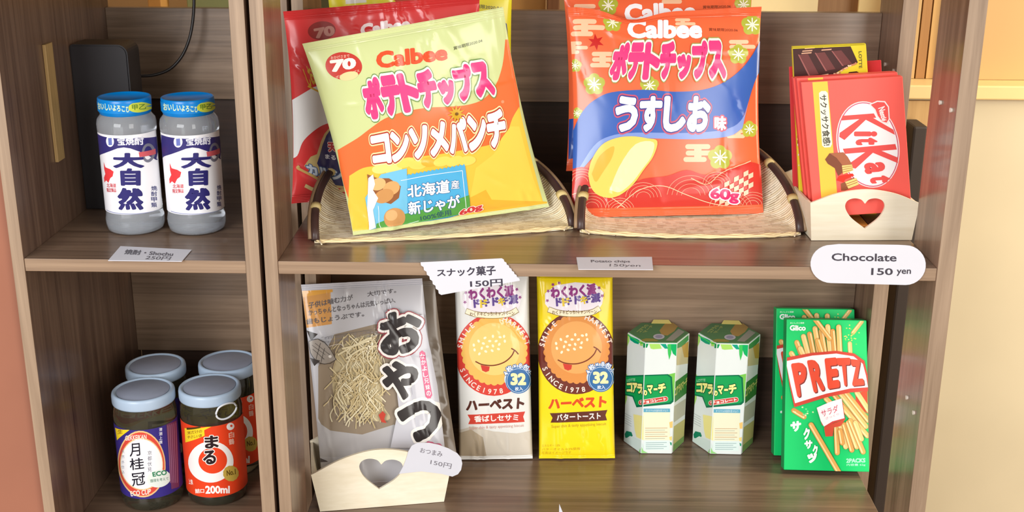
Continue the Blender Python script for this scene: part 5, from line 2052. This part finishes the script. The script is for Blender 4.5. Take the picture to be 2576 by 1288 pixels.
    a.poly([e6(z)[0] for z in ell(692, 368, 60, 26)], (150, 150, 178))
    a.poly(e6((400, 420), (480, 398), (600, 400), (690, 430), (660, 446), (430, 448)), (150, 140, 66))
    a.text('コアラの', e6((320, 290), (470, 170), (540, 180), (400, 300)), (160, 176, 100), 0.05)
    a.text('マーチ', e6((420, 300), (560, 180), (610, 190), (480, 310)), (160, 176, 100), 0.05)
    a.build_into(verts, [], faces, fmat, slots, None, None, Lid().S, lambda u, v: np.tile(np.array([0, 0, 1.0]), (len(u), 1)))
    me = bpy.data.meshes.new('lid')
    me.from_pydata(verts, [], faces)
    for m in slots:
        me.materials.append(m)
    me.polygons.foreach_set('material_index', fmat)
    finish('lid', me, t, 'dull green lid')
    bm = extrude_outline([(-0.012, 0), (0.012, 0), (0.009, 0.006), (-0.009, 0.006)], [], 0.0005, ((cx + 0.006, cy + 0.0280, LOW + H + 0.0013), (1, 0, 0), (0, 0.9, 0.43), (0, -0.43, 0.9)))
    from_bm('tuck_flap', bm, ink((206, 190, 110)), t)
    return t


h0 = hex_box()
dup(h0, (0.0826, 0.0006, 0), 'green and white six-sided carton standing beside the green stick-biscuit boxes', spin=-0.03)


# ------------------------------------------------------------------ green stick-biscuit boxes
def pretz_art(a):
    q = Q(1876, 640, 1.987)
    ST = [(236, 190, 112), (226, 172, 92), (242, 202, 128), (218, 158, 80)]

    def stick(p0, p1, w=22, c=0):
        k = 1.987
        A, B = q(p0)[0], q(p1)[0]
        a.poly(bar(A, B, w / k + 1.4), (170, 110, 50))
        a.poly(bar(A, B, w / k), ST[c % 4])
        dx = np.array(B) - np.array(A)
        n = np.array([-dx[1], dx[0]]) / (np.linalg.norm(dx) + 1e-9) * w / k * 0.22
        a.poly(bar(tuple(np.array(A) + n), tuple(np.array(B) + n), w / k * 0.28), (248, 220, 160))
    a.poly(q((525, 700), (612, 680), (614, 800), (560, 760)), (222, 70, 34))
    for i, (x0, x1, y1) in enumerate(((250, 228, 495), (290, 255, 440), (320, 288, 410), (345, 318, 398), (372, 345, 370), (400, 376, 382), (425, 408, 360), (445, 432, 384), (470, 462, 362), (390, 358, 430), (300, 272, 470))):
        stick((x0, 530), (x1, y1), 24, i)
    stick((418, 420), (310, 278), 22, 1)
    stick((580, 336), (536, 392), 18, 0)
    stick((520, 445), (524, 520), 20, 2)
    rr = random.Random(3)
    for i in range(26):
        a.poly([q(z)[0] for z in ell(rr.gauss(528, 18), rr.gauss(402, 22), 4, 3, 0, 7)], rr.choice([(120, 210, 90), (236, 206, 110), (200, 220, 110)]))
    for i, (x0, y0, x1, y1) in enumerate(((470, 690, 600, 860), (500, 690, 612, 830), (555, 690, 614, 780), (440, 700, 575, 870), (480, 760, 606, 905), (450, 850, 456, 990), (470, 850, 498, 960), (490, 850, 528, 976), (510, 840, 552, 960), (520, 830, 584, 985), (545, 840, 575, 920), (470, 880, 480, 940), (400, 720, 440, 760))):
        stick((x0, y0), (x1, y1), 24, i)
    stick((324, 850), (470, 1100), 24, 1)
    stick((240, 780), (292, 812), 24, 3)
    for i in range(14):
        a.poly([q(z)[0] for z in ell(rr.gauss(318, 20), rr.gauss(790, 16), 5, 4, 0, 7)], rr.choice([(120, 230, 150), (220, 240, 180)]))
    # banner
    a.poly(q((196, 515), (330, 490), (450, 480), (540, 494), (590, 530), (606, 600), (614, 682), (520, 688), (400, 712), (240, 762), (216, 650)), (206, 66, 50))
    a.poly(q((198, 532), (330, 504), (450, 494), (536, 508), (582, 545), (598, 605), (608, 662), (520, 668), (400, 694), (244, 742), (222, 650)), (244, 240, 244))
    for s, qd in (('P', ((222, 544), (300, 534), (300, 700), (256, 712))), ('R', ((302, 528), (372, 520), (392, 676), (338, 690))), ('E', ((390, 518), (452, 512), (468, 662), (408, 672))), ('T', ((448, 516), (520, 514), (514, 652), (478, 658))), ('Z', ((520, 520), (566, 526), (590, 650), (530, 656)))):
        a.text(s, q(*shift_px(5, 5, qd)), (130, 50, 44), 0.06)
        a.text(s, q(*qd), (226, 76, 48), 0.06)
    a.poly(q((352, 768), (420, 738), (478, 720), (494, 822), (440, 838), (400, 862), (378, 850)), (206, 66, 60))
    a.poly(q((352, 764), (420, 734), (476, 718), (490, 816), (430, 832), (388, 858), (372, 830)), (246, 240, 244))
    a.poly(q((388, 862), (440, 840), (494, 822), (470, 856), (436, 862), (432, 906), (396, 908)), (206, 74, 50))
    a.text('サラダ', q((370, 778), (456, 748), (460, 784), (380, 812)), (210, 90, 110), 0.01)
    a.text('さっくり', q((396, 812), (462, 790), (463, 800), (398, 824)), (220, 150, 160), 0.0)
    for s, qd in (('サ', ((222, 838), (276, 830), (278, 880), (226, 890))), ('ク', ((284, 868), (318, 862), (318, 920), (288, 926))), ('サ', ((290, 930), (330, 924), (332, 966), (292, 972))), ('ク', ((330, 952), (356, 948), (360, 1000), (334, 1004))), ('ッ', ((304, 995), (352, 988), (356, 1036), (306, 1042)))):
        a.text(s, q(*qd), (240, 248, 244), 0.07)
    a.text('Glico', q((218, 352), (298, 352), (298, 380), (218, 380)), (240, 250, 246), 0.05)
    a.text('おいしさと健康', q((222, 338), (292, 338), (292, 347), (222, 347)), (220, 246, 234), 0.01)
    a.text('2PACKS', q((502, 1020), (598, 1018), (598, 1040), (502, 1042)), (170, 240, 206), 0.05)
    a.text('内容量 62g', q((504, 1046), (598, 1045), (598, 1058), (504, 1059)), (170, 240, 206), 0.02)


f = face_px([(1979, 803, .2190), (2180, 806, .2190), (2187, 1187.5, .1742), (1972, 1182, .1760)])
c = (f.c[2] + f.c[3]) / 2
t = root('stick_biscuit_box', tuple(c), 'green stick-biscuit box standing in front of the other green box', 'biscuit box', 'green boxes of stick biscuits')
a = Art(f.S, ink=ink)
pretz_art(a)
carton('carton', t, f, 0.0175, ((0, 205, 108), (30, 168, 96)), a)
dup(t, (-0.005, 0.0350, 0.0), 'second green stick-biscuit box, showing its top and side behind the front one')
